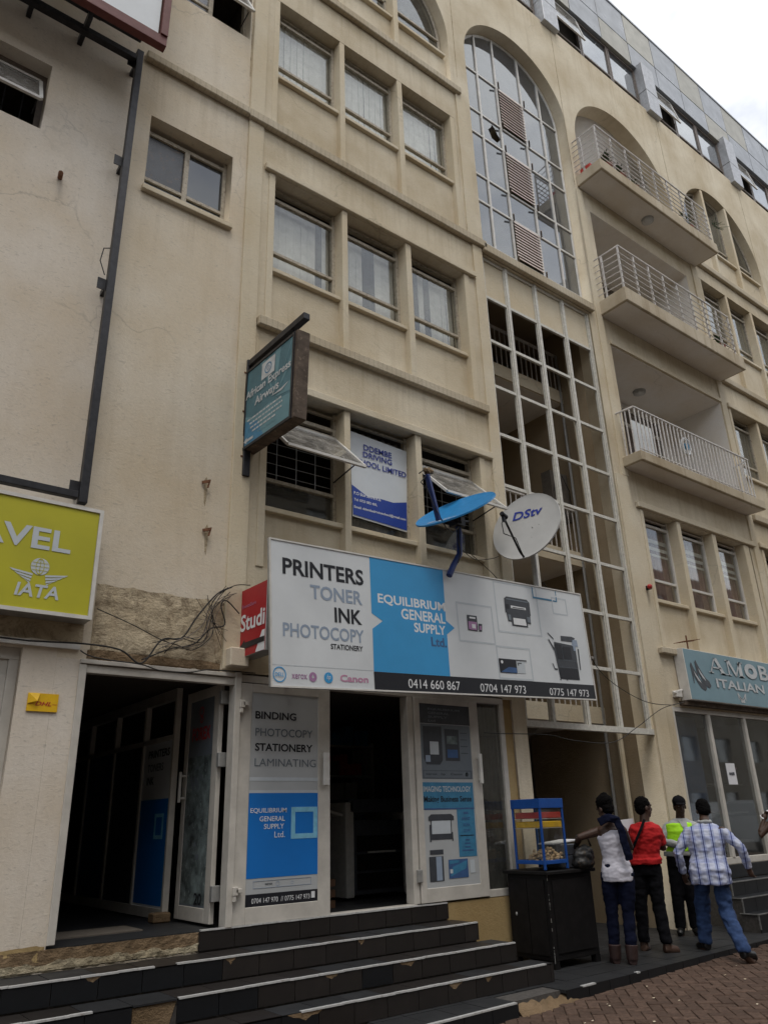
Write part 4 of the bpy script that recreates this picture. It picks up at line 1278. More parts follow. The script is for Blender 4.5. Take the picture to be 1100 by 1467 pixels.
pp.ring('logo', 4.10-X0, 1.10-Z0, .010, .014, 'ink_grey', d2)
rr(pp, 'black_band', 3.618, .922, 4.378, 1.026, 'ink_black', d2, .004)
tt(pp, '0704 147 970  // 0775 147 973', 3.679, .951, 4.29, .992, 'ink_white', d2, .0)
rr(pp, 'note', 4.305, .955, 4.345, 1.01, 'ink_white', d2, .009)
S_('handle', MB().box(4.415, 4.482, 6.735, 6.765, 1.948, 2.258).box(4.43, 4.47, 6.765, 6.79, 1.99, 2.03).box(4.43, 4.47, 6.765, 6.79, 2.18, 2.22), 'metal_white', bev=.006)
for z in (2.62, 1.0):
    S_('latch', MB().box(3.47, 3.52, 6.745, 6.79, z+.03, z+.10).box(3.50, 3.56, 6.745, 6.79, z+.05, z+.085).box(3.475, 3.505, 6.75, 6.79, z-.02, z+.03), 'door_white', bev=.004)
# open leaf with the FOREX poster, swung inwards
pl = Plane((3.37, 7.75, .80), (0, -1, 0), (0, 0, 1))
d1 = S_('door', leaf(pl, .76, 2.10, .09, .12, .64, 2.0), 'door_white', bev=.004, label='door leaf swung inwards with dark FOREX poster')
pq = Plane((3.378, 7.75, .80), (0, -1, 0), (0, 0, 1))
pq.slab('poster', .085, .115, .645, 2.005, -.015, .002, 'ink_grey2', d1)
pq.text('FOREX', .17, 1.60, .58, 1.73, 'ink_red', d1, bold=.022, d=.006)
pq.ring('emblem', .36, 1.88, .035, .05, 'ink_red', d1, .006)
pq.ring('emblem', .37, 1.80, .02, .035, 'ink_red', d1, .006)
random.seed(3)
pq.rect('banknote_print', .10, .14, .635, 1.45, 'banknotes', d1, .003)
for k in range(16):
    a, b_ = random.uniform(.16, .5), random.uniform(.2, 1.40)
    w, h, t = random.uniform(.1, .22), random.uniform(.04, .07), random.uniform(-1.2, 1.2)
    pts = [(a+x*math.cos(t)-y*math.sin(t), b_+x*math.sin(t)+y*math.cos(t)) for x, y in ((-w/2, -h/2), (w/2, -h/2), (w/2, h/2), (-w/2, h/2))]
    pts = [(min(max(x, .10), .63), y) for x, y in pts]
    pq.poly('banknote_print', pts, random.choice(['note', 'banknotes', 'ink_grey2']), d1, .004+.0001*k)
pq.text('20', .42, .14, .58, .24, 'ink_black', d1, bold=.02, d=.009)
S_('handle', MB().box(3.30, 3.325, 7.665, 7.69, 1.83, 2.12).box(3.325, 3.37, 7.67, 7.685, 1.86, 1.88).box(3.325, 3.37, 7.67, 7.685, 2.07, 2.09), 'metal_white', bev=.004)
for z in (.98, 2.12, 2.7):
    S_('hinge', B(3.36, 3.44, 6.935, 6.99, z, z+.13), 'metal_grey', bev=.004)
# right leaf with the product poster
X0, Z0 = 5.65, .80
pl = Plane((X0, 6.785, Z0), (1, 0, 0), (0, 0, 1))
d3 = S_('door', leaf(pl, .985, 2.10, .08, .135, .85, 2.036), 'door_white', bev=.004, label='door leaf with poster of printers and copiers')
pp = Plane((X0, 6.795, Z0), (1, 0, 0), (0, 0, 1))
pp.slab('poster', .08, .13, .85, 2.04, -.02, .002, 'poster_white', d3)
rr(pp, 'black_field', 5.731, 2.618, 6.50, 2.836, 'ink_dark', d3, .004)
for i, (s, a) in enumerate((('EQUILIBRIUM', 6.345), ('GENERAL', 6.18), ('SUPPLY', 6.15), ('Ltd', 5.96))):
    tt(pp, s, 5.855, 2.765-.043*i, a, 2.792-.043*i, 'ink_grey2', d3, .02)
rr(pp, 'grey_field', 5.731, 2.02, 6.49, 2.612, 'ink_grey2', d3, .004)
pp.poly('ink_bottle_picture', [(x-X0, z-Z0) for x, z in ((5.767, 2.24), (5.80, 2.172), (6.00, 2.172), (6.045, 2.22), (6.045, 2.59), (5.767, 2.585))], 'ink_dark', d3, .006)
rr(pp, 'ink_label_picture', 5.86, 2.28, 5.99, 2.42, 'ink_line', d3, .008)
rr(pp, 'cartridge_picture', 6.09, 2.215, 6.31, 2.565, 'ink_dark', d3, .006)
for i in range(4):
    rr(pp, 'printed_line', 6.33, 2.30+.075*i, 6.44, 2.307+.075*i, 'ink_dark', d3, .006)
pp.frame('logo_box', 5.75-X0, 2.03-Z0, 6.47-X0, 2.11-Z0, .003, .004, .006, 'ink_dark', d3)
tt(pp, 'xerox   hp    Canon', 5.78, 2.055, 6.33, 2.085, 'ink_dark', d3)
pp.ring('logo', 6.40-X0, 2.07-Z0, .008, .022, 'ink_dark', d3)
rr(pp, 'blue_band', 5.731, 1.717, 6.483, 1.985, 'blue_mid', d3, .004)
tt(pp, 'IMAGING TECHNOLOGY', 5.738, 1.885, 6.445, 1.944, 'ink_line', d3, .015)
tt(pp, 'Making Business Sense', 5.74, 1.762, 6.447, 1.842, 'ink_black', d3, .02)
rr(pp, 'blue_line', 5.731, 1.702, 6.483, 1.716, 'ink_bluegrey', d3, .005)
rr(pp, 'blue_column', 6.212, 1.214, 6.478, 1.70, 'blue_mid', d3, .004)
rr(pp, 'small_print', 6.31, 1.652, 6.38, 1.672, 'ink_bluegrey', d3, .006)
for i, (s, w) in enumerate((('PRINT', .13), ('SCAN', .10), ('COPY', .10))):
    tt(pp, s, 6.345-w/2, 1.586-.062*i, 6.345+w/2, 1.616-.062*i, 'ink_bluegrey', d3, .02)
rr(pp, 'printed_line', 6.24, 1.425, 6.45, 1.433, 'ink_black', d3, .006)
for i, w in enumerate((.06, .09, .08, .17)):
    rr(pp, 'small_print', 6.345-w/2, 1.377-.035*i, 6.345+w/2, 1.390-.035*i, 'ink_bluegrey', d3, .006)
pp.polys('plotter_picture', [[(a-X0, b_-Z0) for a, b_ in q] for q in (
    [(5.79, 1.59), (6.16, 1.59), (6.16, 1.63), (6.12, 1.655), (5.83, 1.655), (5.79, 1.63)], [(5.82, 1.40), (6.12, 1.40), (6.12, 1.455), (5.82, 1.455)],
    [(5.82, 1.455), (5.832, 1.455), (5.832, 1.59), (5.82, 1.59)], [(6.108, 1.455), (6.12, 1.455), (6.12, 1.59), (6.108, 1.59)],
    [(5.80, 1.38), (5.82, 1.38), (5.82, 1.55), (5.80, 1.55)], [(6.12, 1.38), (6.135, 1.38), (6.135, 1.47), (6.12, 1.47)])], 'ink_dark', d3, .006)
rr(pp, 'plotter_paper_picture', 5.834, 1.457, 6.106, 1.588, 'ink_line', d3, .006)
rr(pp, 'copier_picture', 5.775, .995, 5.975, 1.235, 'ink_dark', d3, .006)
rr(pp, 'copier_picture', 5.79, 1.255, 5.98, 1.30, 'ink_dark', d3, .006)
rr(pp, 'copier_front_picture', 5.87, 1.0, 5.95, 1.232, 'ink_grey', d3, .008)
rr(pp, 'toner_box_picture', 6.045, 1.01, 6.33, 1.195, 'ink_bluegrey', d3, .006)
pp.polys('toner_box_picture', [[(6.07-X0, 1.03-Z0), (6.30-X0, 1.10-Z0), (6.32-X0, 1.18-Z0), (6.10-X0, 1.12-Z0)], [(6.06-X0, 1.15-Z0), (6.2-X0, 1.16-Z0), (6.2-X0, 1.185-Z0), (6.06-X0, 1.185-Z0)]], 'blue_mid', d3, .007)
rr(pp, 'ink_label_picture', 5.79, 2.20, 5.86, 2.27, 'ink_grey', d3, .008)
rr(pp, 'cartridge_picture', 6.12, 2.25, 6.28, 2.34, 'ink_bluegrey', d3, .007)
rr(pp, 'cartridge_picture', 6.12, 2.40, 6.28, 2.49, 'note', d3, .007)
rr(pp, 'toner_box_picture', 6.36, 1.05, 6.43, 1.18, 'ink_line', d3, .006)
rr(pp, 'toner_box_picture', 6.06, 1.06, 6.10, 1.10, 'ink_line', d3, .008)
S_('handle', MB().box(6.565, 6.61, 6.73, 6.76, 1.97, 2.30).box(6.575, 6.60, 6.76, 6.79, 2.0, 2.03).box(6.575, 6.60, 6.76, 6.79, 2.24, 2.27), 'metal_white', bev=.006)
S_('hinge', B(5.60, 5.66, 6.765, 6.80, 1.0, 1.12), 'metal_grey', bev=.004)
w = S_('window', B(6.64, 7.03, 6.835, 6.841, .86, 2.90), 'glass_shop')
mb = MB()
for i in range(41):
    xx = 6.60+.48*i/40
    mb.v += [(xx, 6.95+.025*math.sin(i*1.25)+.012*math.sin(i*.5), .84), (xx, 6.95+.025*math.sin(i*1.25+.3), 2.92)]
for i in range(40):
    mb.f.append((2*i, 2*i+2, 2*i+3, 2*i+1))
part('curtain', mb, 'curtain_grey', w, smooth='all')
# partition inside, receding along the left door's right hand side
XP = 3.30
S_('partition_frame', MB().box(XP-.03, XP+.03, 7.84, 11.2, .79, .88).box(XP-.03, XP+.03, 7.84, 11.2, 2.45, 2.50).box(XP-.03, XP+.03, 7.84, 11.2, 2.86, 2.97)
   .box(XP-.03, XP+.03, 7.80, 7.84, .79, 2.97).box(XP-.03, XP+.03, 8.62, 8.67, .88, 2.86).box(XP-.03, XP+.03, 9.55, 9.60, .88, 2.86).box(XP-.03, XP+.03, 10.5, 10.55, .88, 2.86), 'door_white')
pi = Plane((XP-.012, 8.62, .88), (0, -1, 0), (0, 0, 1))
pn = S_('partition_panel', MB().hexa([pi.p(0, 0, 0), pi.p(.78, 0, 0), pi.p(.78, 0, -.02), pi.p(0, 0, -.02), pi.p(0, 1.57, 0), pi.p(.78, 1.57, 0), pi.p(.78, 1.57, -.02), pi.p(0, 1.57, -.02)]), 'sign_white')
pi.rect('blue_field', .01, .02, .77, 1.0, 'door_blue', pn, .003)
pi.frame('square_logo', .43, .62, .66, .86, .035, .004, .006, 'blue_pale', pn)
pi.text('PRINTERS', .13, 1.42, .70, 1.50, 'ink_black', pn, bold=.022)
pi.text('TONERS', .13, 1.28, .56, 1.36, 'ink_grey2', pn, bold=.022)
pi.text('INK', .13, 1.15, .33, 1.23, 'ink_black', pn, bold=.022)
for a, b_, mt in ((8.67, 9.55, 'ink_dark'), (9.6, 10.5, 'ink_bluegrey'), (10.55, 11.2, 'ink_dark')):
    S_('partition_panel', B(XP-.01, XP+.01, a, b_, .88, 2.45), mt)
S_('door_stop', B(3.15, 3.32, 7.70, 7.84, .777, .86), 'concrete_chip', bev=.01)

# photocopier just inside the open door
pc = thing('photocopier', 'dark office photocopier standing inside the open middle door', 'photocopier', (5.9, 8.2, .775))
part('cabinet', B(5.62, 6.35, 7.95, 8.6, .82, 1.62), 'ink_dark', pc, bev=.01)
part('side_panel', B(5.50, 5.615, 7.93, 8.6, .80, 1.82), 'copier_white', pc, bev=.01)
part('side_panel', B(6.36, 6.43, 7.93, 8.6, .80, 1.85), 'copier_white', pc, bev=.01)
part('scanner', B(5.55, 6.42, 7.93, 8.6, 1.70, 1.86), 'ink_dark', pc, bev=.015)
for i in range(3):
    part('paper_drawer', B(5.66, 6.32, 7.935, 7.949, .88+.2*i, 1.05+.2*i), 'wood_black', pc)
part('output_tray', MB().hexa([(5.2, 8.0, 1.74), (5.52, 8.0, 1.66), (5.52, 8.4, 1.66), (5.2, 8.4, 1.74), (5.2, 8.0, 1.77), (5.52, 8.0, 1.69), (5.52, 8.4, 1.69), (5.2, 8.4, 1.77)]), 'copier_white', pc)
part('drawer_handle', B(5.8, 6.2, 7.90, 7.93, 1.26, 1.28), 'copier_white', pc)
sh = thing('storage_shelf', 'dim shelf of paper boxes at the back of the printer shop', 'shelf', (7.0, 9.9, .775))
part('post', B(5.9, 5.95, 9.7, 10.2, .78, 2.7), 'copier_white', sh)
part('post', B(7.2, 7.25, 9.7, 10.2, .78, 2.7), 'copier_white', sh)
for k in range(5):
    part('shelf_board', B(5.95, 7.2, 9.7, 10.2, .95+.42*k, .98+.42*k), 'copier_white', sh)
    xx = 6.0
    while xx < 7.05:
        w_ = random.uniform(.12, .28)
        part('paper_box', B(xx, min(xx+w_, 7.18), 9.74, 10.1, .982+.42*k, .982+.42*k+random.uniform(.14, .33)), random.choice(['copier_white', 'blue_mid', 'ink_grey', 'brown_board', 'tray_red']), sh)
        xx += w_+.02
t = thing('wooden_crate', 'small brown wooden crate on the shop floor by the photocopier', 'crate', (5.1, 7.6, .775))
for z in (.78, .88, .98):
    part('slat', B(4.72, 5.0, 7.42, 7.44, z, z+.07), 'brown_board', t)
    part('slat', B(4.99, 5.01, 7.44, 7.7, z, z+.07), 'brown_board', t)
part('base', B(4.72, 4.99, 7.44, 7.7, .776, .80), 'brown_board', t)

# ------------------------------------------------------------------ the printers sign
sg = thing('shop_sign', 'long white and blue PRINTERS TONER INK signboard over the open shop doors', 'sign', (5.9, 6.3, 2.8))
p = Plane((3.44, 6.2, 2.76), (.998, .044, .046), (-.046, -.002, .9989))
p.slab('case', .045, 0, 5.04, 1.438, -.035, -.001, 'metal_grey', sg, bev=.004)
p.slab('face_panel', .055, .012, 5.025, 1.428, -.001, .002, 'sign_white', sg)
p.frame('edge_trim', .045, 0, 5.04, 1.438, .016, .0, .010, 'metal_white', sg)
T_ = lambda s, a0, b0, a1, b1, mt, bold=.02, **k: p.text(s, a0, b0, a1, b1, mt, sg, bold=bold, d=.0045, **k)
T_('PRINTERS', .193, 1.088, 1.20, 1.258, 'ink_black', .026)
T_('TONER', .512, .876, 1.168, 1.022, 'ink_grey', .02)
T_('INK', .80, .665, 1.15, .817, 'ink_black', .026)
T_('PHOTOCOPY', .185, .478, 1.165, .612, 'ink_grey', .018)
T_('STATIONERY', .739, .391, 1.142, .446, 'ink_black', .02)
p.rect('thin_line', .03, .204, 1.268, .208, 'ink_line', sg, .004)
p.ring('logo', .138, .118, .062, .072, 'sign_blue', sg, .006, 32)
p.text('DELL', .09, .10, .186, .136, 'sign_blue', sg, bold=.01, d=.008)
T_('xerox', .272, .085, .447, .13, 'ink_purple', .01)
p.ring('logo', .512, .11, .012, .045, 'ink_purple', sg, .006, 24)
p.quads('logo', [(.497, .105, .527, .112), (.508, .09, .515, .13)], 'sign_white', sg, .008)
p.ring('logo', .695, .11, .0, .052, 'sign_blue', sg, .006, 24)
p.text('hp', .672, .08, .72, .142, 'sign_white', sg, shear=.3, d=.009)
T_('Canon', .836, .078, 1.19, .148, 'ink_pink', .03)
p.poly('blue_field', [(1.30, 1.425), (1.285, .805), (1.43, .733), (1.285, .64), (1.27, .198), (2.36, .196), (2.372, .665), (2.503, .748), (2.375, .825), (2.395, 1.425)][::-1], 'sign_blue', sg, .004)
T_('EQUILIBRIUM', 1.382, .91, 2.38, 1.03, 'ink_white', .022)
T_('GENERAL', 1.70, .782, 2.365, .90, 'ink_white', .022)
T_('SUPPLY', 1.875, .652, 2.352, .758, 'ink_white', .022)
T_('Ltd.', 2.113, .512, 2.352, .617, 'ink_bluegrey', .03)
p.rect('black_band', 1.268, .012, 5.025, .196, 'ink_black', sg, .004)
T_('0414 660 867', 1.73, .048, 2.50, .144, 'ink_white', .0)
T_('0704 147 973', 2.828, .043, 3.622, .137, 'ink_white', .0)
T_('0775 147 973', 4.075, .040, 4.882, .129, 'ink_white', .0)
def pf(a0, b0, a1, b1):
    p.frame('pale_square', a0, b0, a1, b1, .022, .003, .0035, 'ink_line', sg)
pf(2.56, .60, 3.18, 1.07)
pf(3.25, .765, 4.08, 1.41)
pf(3.17, .20, 3.80, .60)
pf(4.37, 1.09, 4.69, 1.325)
p.quads('blue_bracket', [(3.99, 1.262, 4.01, 1.412), (4.01, 1.262, 4.38, 1.286), (4.40, 1.262, 4.49, 1.28), (4.47, 1.28, 4.49, 1.33), (4.474, 1.35, 4.49, 1.412)], 'blue_mid', sg, .005)
p.polys('printer_picture', [[(3.42, 1.02), (3.90, 1.02), (3.905, 1.19), (3.86, 1.225), (3.47, 1.228), (3.425, 1.20)], [(3.455, .915), (3.885, .915), (3.89, 1.02), (3.44, 1.02)],
                            [(3.52, .865), (3.82, .865), (3.82, .915), (3.52, .915)]], 'ink_dark', sg, .006)
p.polys('printer_tray_picture', [[(3.55, .882), (3.795, .882), (3.78, .965), (3.55, .965)], [(3.53, 1.085), (3.815, 1.085), (3.815, 1.115), (3.53, 1.12)]], 'ink_white', sg, .008)
p.quads('printer_slot_picture', [(3.56, 1.092, 3.79, 1.102), (3.60, .872, 3.72, .882), (3.44, 1.07, 3.50, 1.13)], 'ink_black', sg, .009)
p.polys('ink_pack_picture', [[(2.722, .745), (2.875, .738), (2.892, .76), (2.892, .925), (2.725, .925)], [(2.905, .742), (2.958, .742), (2.972, .835), (2.905, .835)]], 'ink_dark', sg, .006)
p.polys('ink_pack_label_picture', [[(2.735, .755), (2.87, .75), (2.88, .85), (2.735, .85)], [(2.918, .76), (2.95, .76), (2.952, .81), (2.918, .81)]], 'ink_purple', sg, .008)
p.quads('ink_pack_label_picture', [(2.79, .77, 2.85, .82), (2.76, .885, 2.86, .905)], 'ink_white', sg, .010)
p.rect('toner_box_picture', 3.195, .278, 3.505, .445, 'ink_black', sg, .006)
p.polys('toner_box_picture', [[(3.21, .285), (3.50, .285), (3.50, .345), (3.36, .35)]], 'ink_bluegrey', sg, .008)
p.quads('toner_box_side_picture', [(3.512, .285, 3.66, .425)], 'ink_line', sg, .006)
p.quads('toner_box_side_picture', [(3.505, .432, 3.70, .446), (3.53, .375, 3.545, .40), (3.53, .40, 3.60, .41)], 'ink_dark', sg, .008)
p.ring('logo', 3.245, .405, .0, .02, 'ink_white', sg, .009, 16)
p.polys('copier_picture', [[(4.33, .25), (4.735, .25), (4.74, .695), (4.30, .72), (4.285, .60)], [(4.455, .745), (4.71, .745), (4.76, .80), (4.69, .815), (4.455, .81)],
                           [(4.19, .735), (4.28, .60), (4.29, .64), (4.20, .755)], [(4.19, .825), (4.30, .745), (4.30, .765), (4.20, .835)],
                           [(4.205, .44), (4.22, .44), (4.25, .38), (4.30, .38), (4.30, .36), (4.24, .36)], [(4.77, .385), (4.79, .38), (4.81, .66), (4.78, .66)],
                           [(4.32, .235), (4.345, .235), (4.345, .25), (4.32, .25)], [(4.46, .235), (4.48, .235), (4.48, .25), (4.46, .25)]], 'ink_dark', sg, .006)
p.polys('copier_panel_picture', [[(4.66, .69), (4.80, .69), (4.79, .775), (4.70, .775)], [(4.69, .63), (4.74, .63), (4.74, .69), (4.69, .69)]], 'ink_grey', sg, .008)
p.polys('copier_face_picture', [[(4.34, .50), (4.44, .50), (4.44, .69), (4.32, .70)], [(4.46, .51), (4.63, .51), (4.63, .67), (4.46, .67)], [(4.34, .26), (4.72, .26), (4.72, .39), (4.34, .39)]], 'ink_black', sg, .0085)
p.polys('printer_face_picture', [[(3.47, 1.205), (3.86, 1.20), (3.89, 1.185), (3.45, 1.19)], [(3.46, .93), (3.51, .93), (3.51, 1.0), (3.46, 1.0)], [(3.82, .93), (3.88, .93), (3.88, 1.0), (3.82, 1.0)]], 'ink_grey2', sg, .0085)
p.quads('copier_line_picture', [(4.45, .50, 4.452, .68), (4.34, .49, 4.735, .493), (4.34, .40, 4.735, .403)], 'ink_grey2', sg, .009)
for a in (.55, 2.7, 4.6):
    for b_ in (.15, 1.25):
        q = p.p(a, b_, -.035)
        part('bracket', MB().bar(tuple(q), (q.x, YW, q.z), .04, .04), 'metal_dark', sg)

# red studio sign, end on
rs = thing('red_sign', 'small red Studio signboard with black arrow, half hidden behind the printers sign', 'sign', (3.5, 6.8, 3.15))
p = Plane((3.45, 6.79, 3.12), (0, -1, -.0156), (0, -.0156, 1))
p.slab('case', .0, .0, .52, .68, -.16, -.001, 'metal_grey', rs, bev=.004)
p.slab('face_panel', .004, .004, .517, .676, -.001, .002, 'sign_red', rs)
p.text('Studi', .02, .25, .505, .42, 'ink_white', rs, bold=.022, shear=0, d=.006)
p.text('EventsGuru', .04, .485, .32, .52, 'ink_purple', rs, d=.006)
p.polys('white_shape', [[(.34, .006), (.515, .006), (.515, .20), (.46, .20)]], 'ink_white', rs, .004)
p.polys('arrow', [[(.02, .10), (.12, .165), (.12, .135), (.515, .135), (.515, .085), (.12, .075), (.12, .045)]], 'ink_black', rs, .008)
part('wall_box', B(3.30, 3.50, 6.66, 6.80, 3.02, 3.20), 'wall_mid', rs, bev=.01)

# African airline sign, end on
af = thing('airline_sign', 'weathered teal African Express Airways box sign hanging from a black arm', 'sign', (3.4, 6.8, 5.1))
p = Plane((3.39, 6.78, 5.37), (0, -.9984, -.0565), (0, -.0565, .9984))
p.slab('case', -.02, .0, 1.06, 1.0, -.15, -.002, 'metal_rust', af, bev=.006)
p.slab('face_panel', .0, .03, 1.0, .96, -.002, .002, 'sign_teal', af)
p.frame('edge_trim', -.03, .0, 1.015, .985, .03, -.01, .012, 'metal_dark', af)
for k in range(7):
    t = R(-25+k*22)
    a, b_ = .66, .38
    p.poly('ray_print', [(a, b_), (min(.98, a+.9*math.cos(t)), min(.95, b_+.9*math.sin(t))), (min(.98, a+.9*math.cos(t+.13)), min(.95, b_+.9*math.sin(t+.13)))], 'sign_teal2', af, .0035+.0001*k)
p.poly('wave_print', [(.0, .035), (.98, .035), (.98, .30), (.5, .36), (.2, .33), (.0, .40)], 'sign_teal2', af, .0044)
p.poly('wave_print', [(.0, .035), (.45, .035), (.3, .25), (.0, .34)], 'blue_mid', af, .0048)
p.rect('logo', .335, .71, .62, .915, 'ink_sil', af, .006)
p.ring('logo', .48, .81, .06, .075, 'blue_mid', af, .008, 28, .85)
p.ring('logo', .48, .81, .02, .035, 'ink_grey', af, .008, 20, .85)
p.text('African Express', .0, .575, .965, .70, 'ink_sil', af, bold=.022, d=.008)
p.text('Airways', .22, .425, .735, .555, 'ink_sil', af, bold=.022, d=.008)
p.poly('plane_print', [(.58, .42), (.80, .40), (.95, .45), (.80, .43)], 'ink_sil', af, .008)
for a0, a1, b_ in ((.07, .80, .31), (.13, .83, .255), (.15, .82, .20), (.2, .7, .148), (.33, .70, .095)):
    q_, a = [], a0
    while a < a1:
        w_ = random.uniform(.02, .08)
        q_.append((a, b_+.006, min(a+w_, a1), b_+.026))
        a += w_+.014
    p.quads('small_print', q_, 'sign_teal2' if b_ < .12 else 'ink_sil', af, .0065)
p.poly('arrow', [(.02, .085), (.09, .125), (.09, .10), (.23, .10), (.23, .07), (.09, .07), (.09, .05)], 'ink_sil', af, .008)
part('post', B(3.385, 3.465, 6.74, 6.798, 5.07, 6.52), 'metal_dark', af, bev=.004)
part('arm', MB().bar((3.43, 6.78, 6.47), (3.47, 5.62, 6.47), .075, .075), 'metal_dark', af, bev=.004)
for a in (.25, .85):
    q = p.p(a, 1.0, -.07)
    part('hanger', MB().bar(tuple(q), (q.x, q.y, 6.44), .012, .012), 'metal_dark', af)
for z in (5.3, 5.85, 6.35):
    part('bolt', MB().tube([(3.36, 6.78, z), (3.39, 6.78, z)], .018, 6), 'rust', af)

# yellow travel sign
ts = thing('travel_sign', 'yellow green travel agency light box sign with globe and wings at the left edge', 'sign', (1.0, 6.7, 3.25))
p = Plane((-1.2, 6.6, 3.27), (1, .0, .0), (0, 0, 1))
p.slab('case', 0, 0, 3.145, 1.01, -.19, -.001, 'metal_grey', ts, bev=.004)
p.slab('face_panel', .03, .03, 3.11, .98, -.001, .002, 'sign_yellow', ts)
p.frame('edge_trim', 0, 0, 3.145, 1.01, .032, .0, .014, 'metal_white', ts)
O = lambda x: x+1.2
p.text('TRAVEL', O(.52), .552, O(1.70), .745, 'ink_line', ts, bold=.022, d=.006)
for rr_ in (.066,):
    p.ring('globe_emblem', O(1.475), .40, .0, .074, 'ink_line', ts, .005, 28)
    p.ring('globe_line', O(1.475), .40, .030, .034, 'sign_yellow', ts, .007, 24, 2.1)
    p.quads('globe_line', [(O(1.473), .33, O(1.477), .47), (O(1.403), .398, O(1.547), .402), (O(1.412), .43, O(1.538), .434), (O(1.412), .366, O(1.538), .370)], 'sign_yellow', ts, .008)
for s in (1, -1):
    for k in range(4):
        a0, a1 = O(1.475+s*(.05+.005*k)), O(1.475+s*(.235-.04*k))
        b0 = .345-.026*k
        p.poly('wing_emblem', [(a0, b0-.03), (a1-s*.03, b0-.008), (a1, b0+.012), (a0, b0-.012)][::s], 'ink_line', ts, .005)
p.text('IATA', O(1.305), .133, O(1.655), .245, 'ink_line', ts, bold=.022, shear=.15, d=.006)

# AMOB shoe shop sign
am = thing('shoe_shop_sign', 'pale blue AMOB ITALIAN shoe shop signboard over the right hand shop window', 'sign', (12.4, 6.7, 3.2))
p = Plane((11.06, 6.62, 3.2), (1, 0, 0), (-.03, 0, 1))
p.slab('case', 0, .0, 4.4, .80, -.17, -.001, 'metal_white', am, bev=.004)
p.slab('face_panel', .02, .01, 4.38, .79, -.001, .002, 'sign_amob', am)
def serif(name, strokes, a, b_, sx, sy, mt, d):
    m_ = []
    for q in strokes:
        m_.append([(a+x*sx, b_+y*sy) for x, y in q])
    return p.polys(name, m_, mt, am, d)
A_ = [[(.05, 0), (.12, 0), (.46, 1), (.38, 1)], [(.36, 1), (.56, 1), (.95, 0), (.74, 0)], [(.2, .32), (.75, .32), (.75, .40), (.2, .40)], [(-.02, 0), (.25, 0), (.25, .06), (-.02, .06)], [(.66, 0), (1.02, 0), (1.02, .06), (.66, .06)]]
M_ = [[(.08, 0), (.15, 0), (.15, 1), (.08, 1)], [(.08, 1), (.24, 1), (.56, .1), (.48, 0)], [(.48, 0), (.56, 0), (.88, 1), (.80, 1)], [(.74, 0), (.94, 0), (.94, 1), (.74, 1)], [(-.02, 0), (.26, 0), (.26, .06), (-.02, .06)], [(.68, 0), (1.02, 0), (1.02, .06), (.68, .06)], [(-.02, .94), (.2, .94), (.2, 1), (-.02, 1)], [(.8, .94), (1.02, .94), (1.02, 1), (.8, 1)]]
for mt, off, d in (('ink_shadow', .014, .004), ('ink_sil', 0, .012)):
    serif('lettering', A_, .66+off, .47-off, .50, .25, mt, d)
    serif('lettering', M_, 1.20+off, .47-off, .52, .25, mt, d)
    q = p
    for cx_, ry in ((1.98, 1),):
        p.ring('lettering', cx_+off, .595-off, .085, .205, mt, am, d, 30, .62)
    p.text('B', 2.25+off, .475-off, 2.56+off, .725-off, mt, am, bold=.022, d=d)
    p.text('ITALIAN', .80+off*.6, .24-off*.6, 2.30+off*.6, .385-off*.6, 'ink_shadow' if off else 'ink_sil', am, bold=.022, d=d-.001)
def shoe(a, b_, s, mir, mt, d, rot=0):
    pts = [(-.5, .12), (-.36, .0), (-.1, -.16), (.22, -.30), (.46, -.34), (.55, -.26), (.42, -.14), (.1, -.02), (-.1, .14), (-.2, .38), (-.34, .44), (-.44, .34)]
    cr_, sr_ = math.cos(rot), math.sin(rot)
    p.poly('shoe_picture', [(a+(x*cr_-y*sr_)*s*mir, b_+(x*sr_+y*cr_)*s) for x, y in pts][::mir], mt, am, d)
PUMP = [(.0, .36), (.05, .41), (.12, .31), (.20, .22), (.31, .12), (.43, .07), (.47, .0), (.40, -.045), (.27, -.01), (.16, .08), (.09, .17), (.065, .20), (.05, .06), (.025, .06), (.02, .22)]
INS = [(.10, .27), (.17, .20), (.27, .12), (.30, .07), (.20, .12), (.12, .20)]
for ox, oz in ((.13, .20), (.27, .25)):
    p.poly('shoe_picture', [(ox+x*.78, oz+y*.95) for x, y in PUMP], 'ink_dark', am, .005+ox*.005)
    p.poly('shoe_picture', [(ox+x*.78, oz+y*.95) for x, y in INS], 'ink_sil', am, .007+ox*.005)
for s_ in (1, -1):
    p.poly('shoe_picture', [(1.52-s_*.13+x*.42*s_, .055+y*.36) for x, y in PUMP][::s_], 'ink_sil', am, .006 if s_ > 0 else .0075)
    p.poly('shoe_picture', [(1.52-s_*.13+x*.42*s_, .055+y*.36) for x, y in INS][::s_], 'ink_dark', am, .009)
part('rusty_bottom_rail', B(11.0, 15.4, 6.70, 6.80, 3.13, 3.195), 'metal_rust', am)

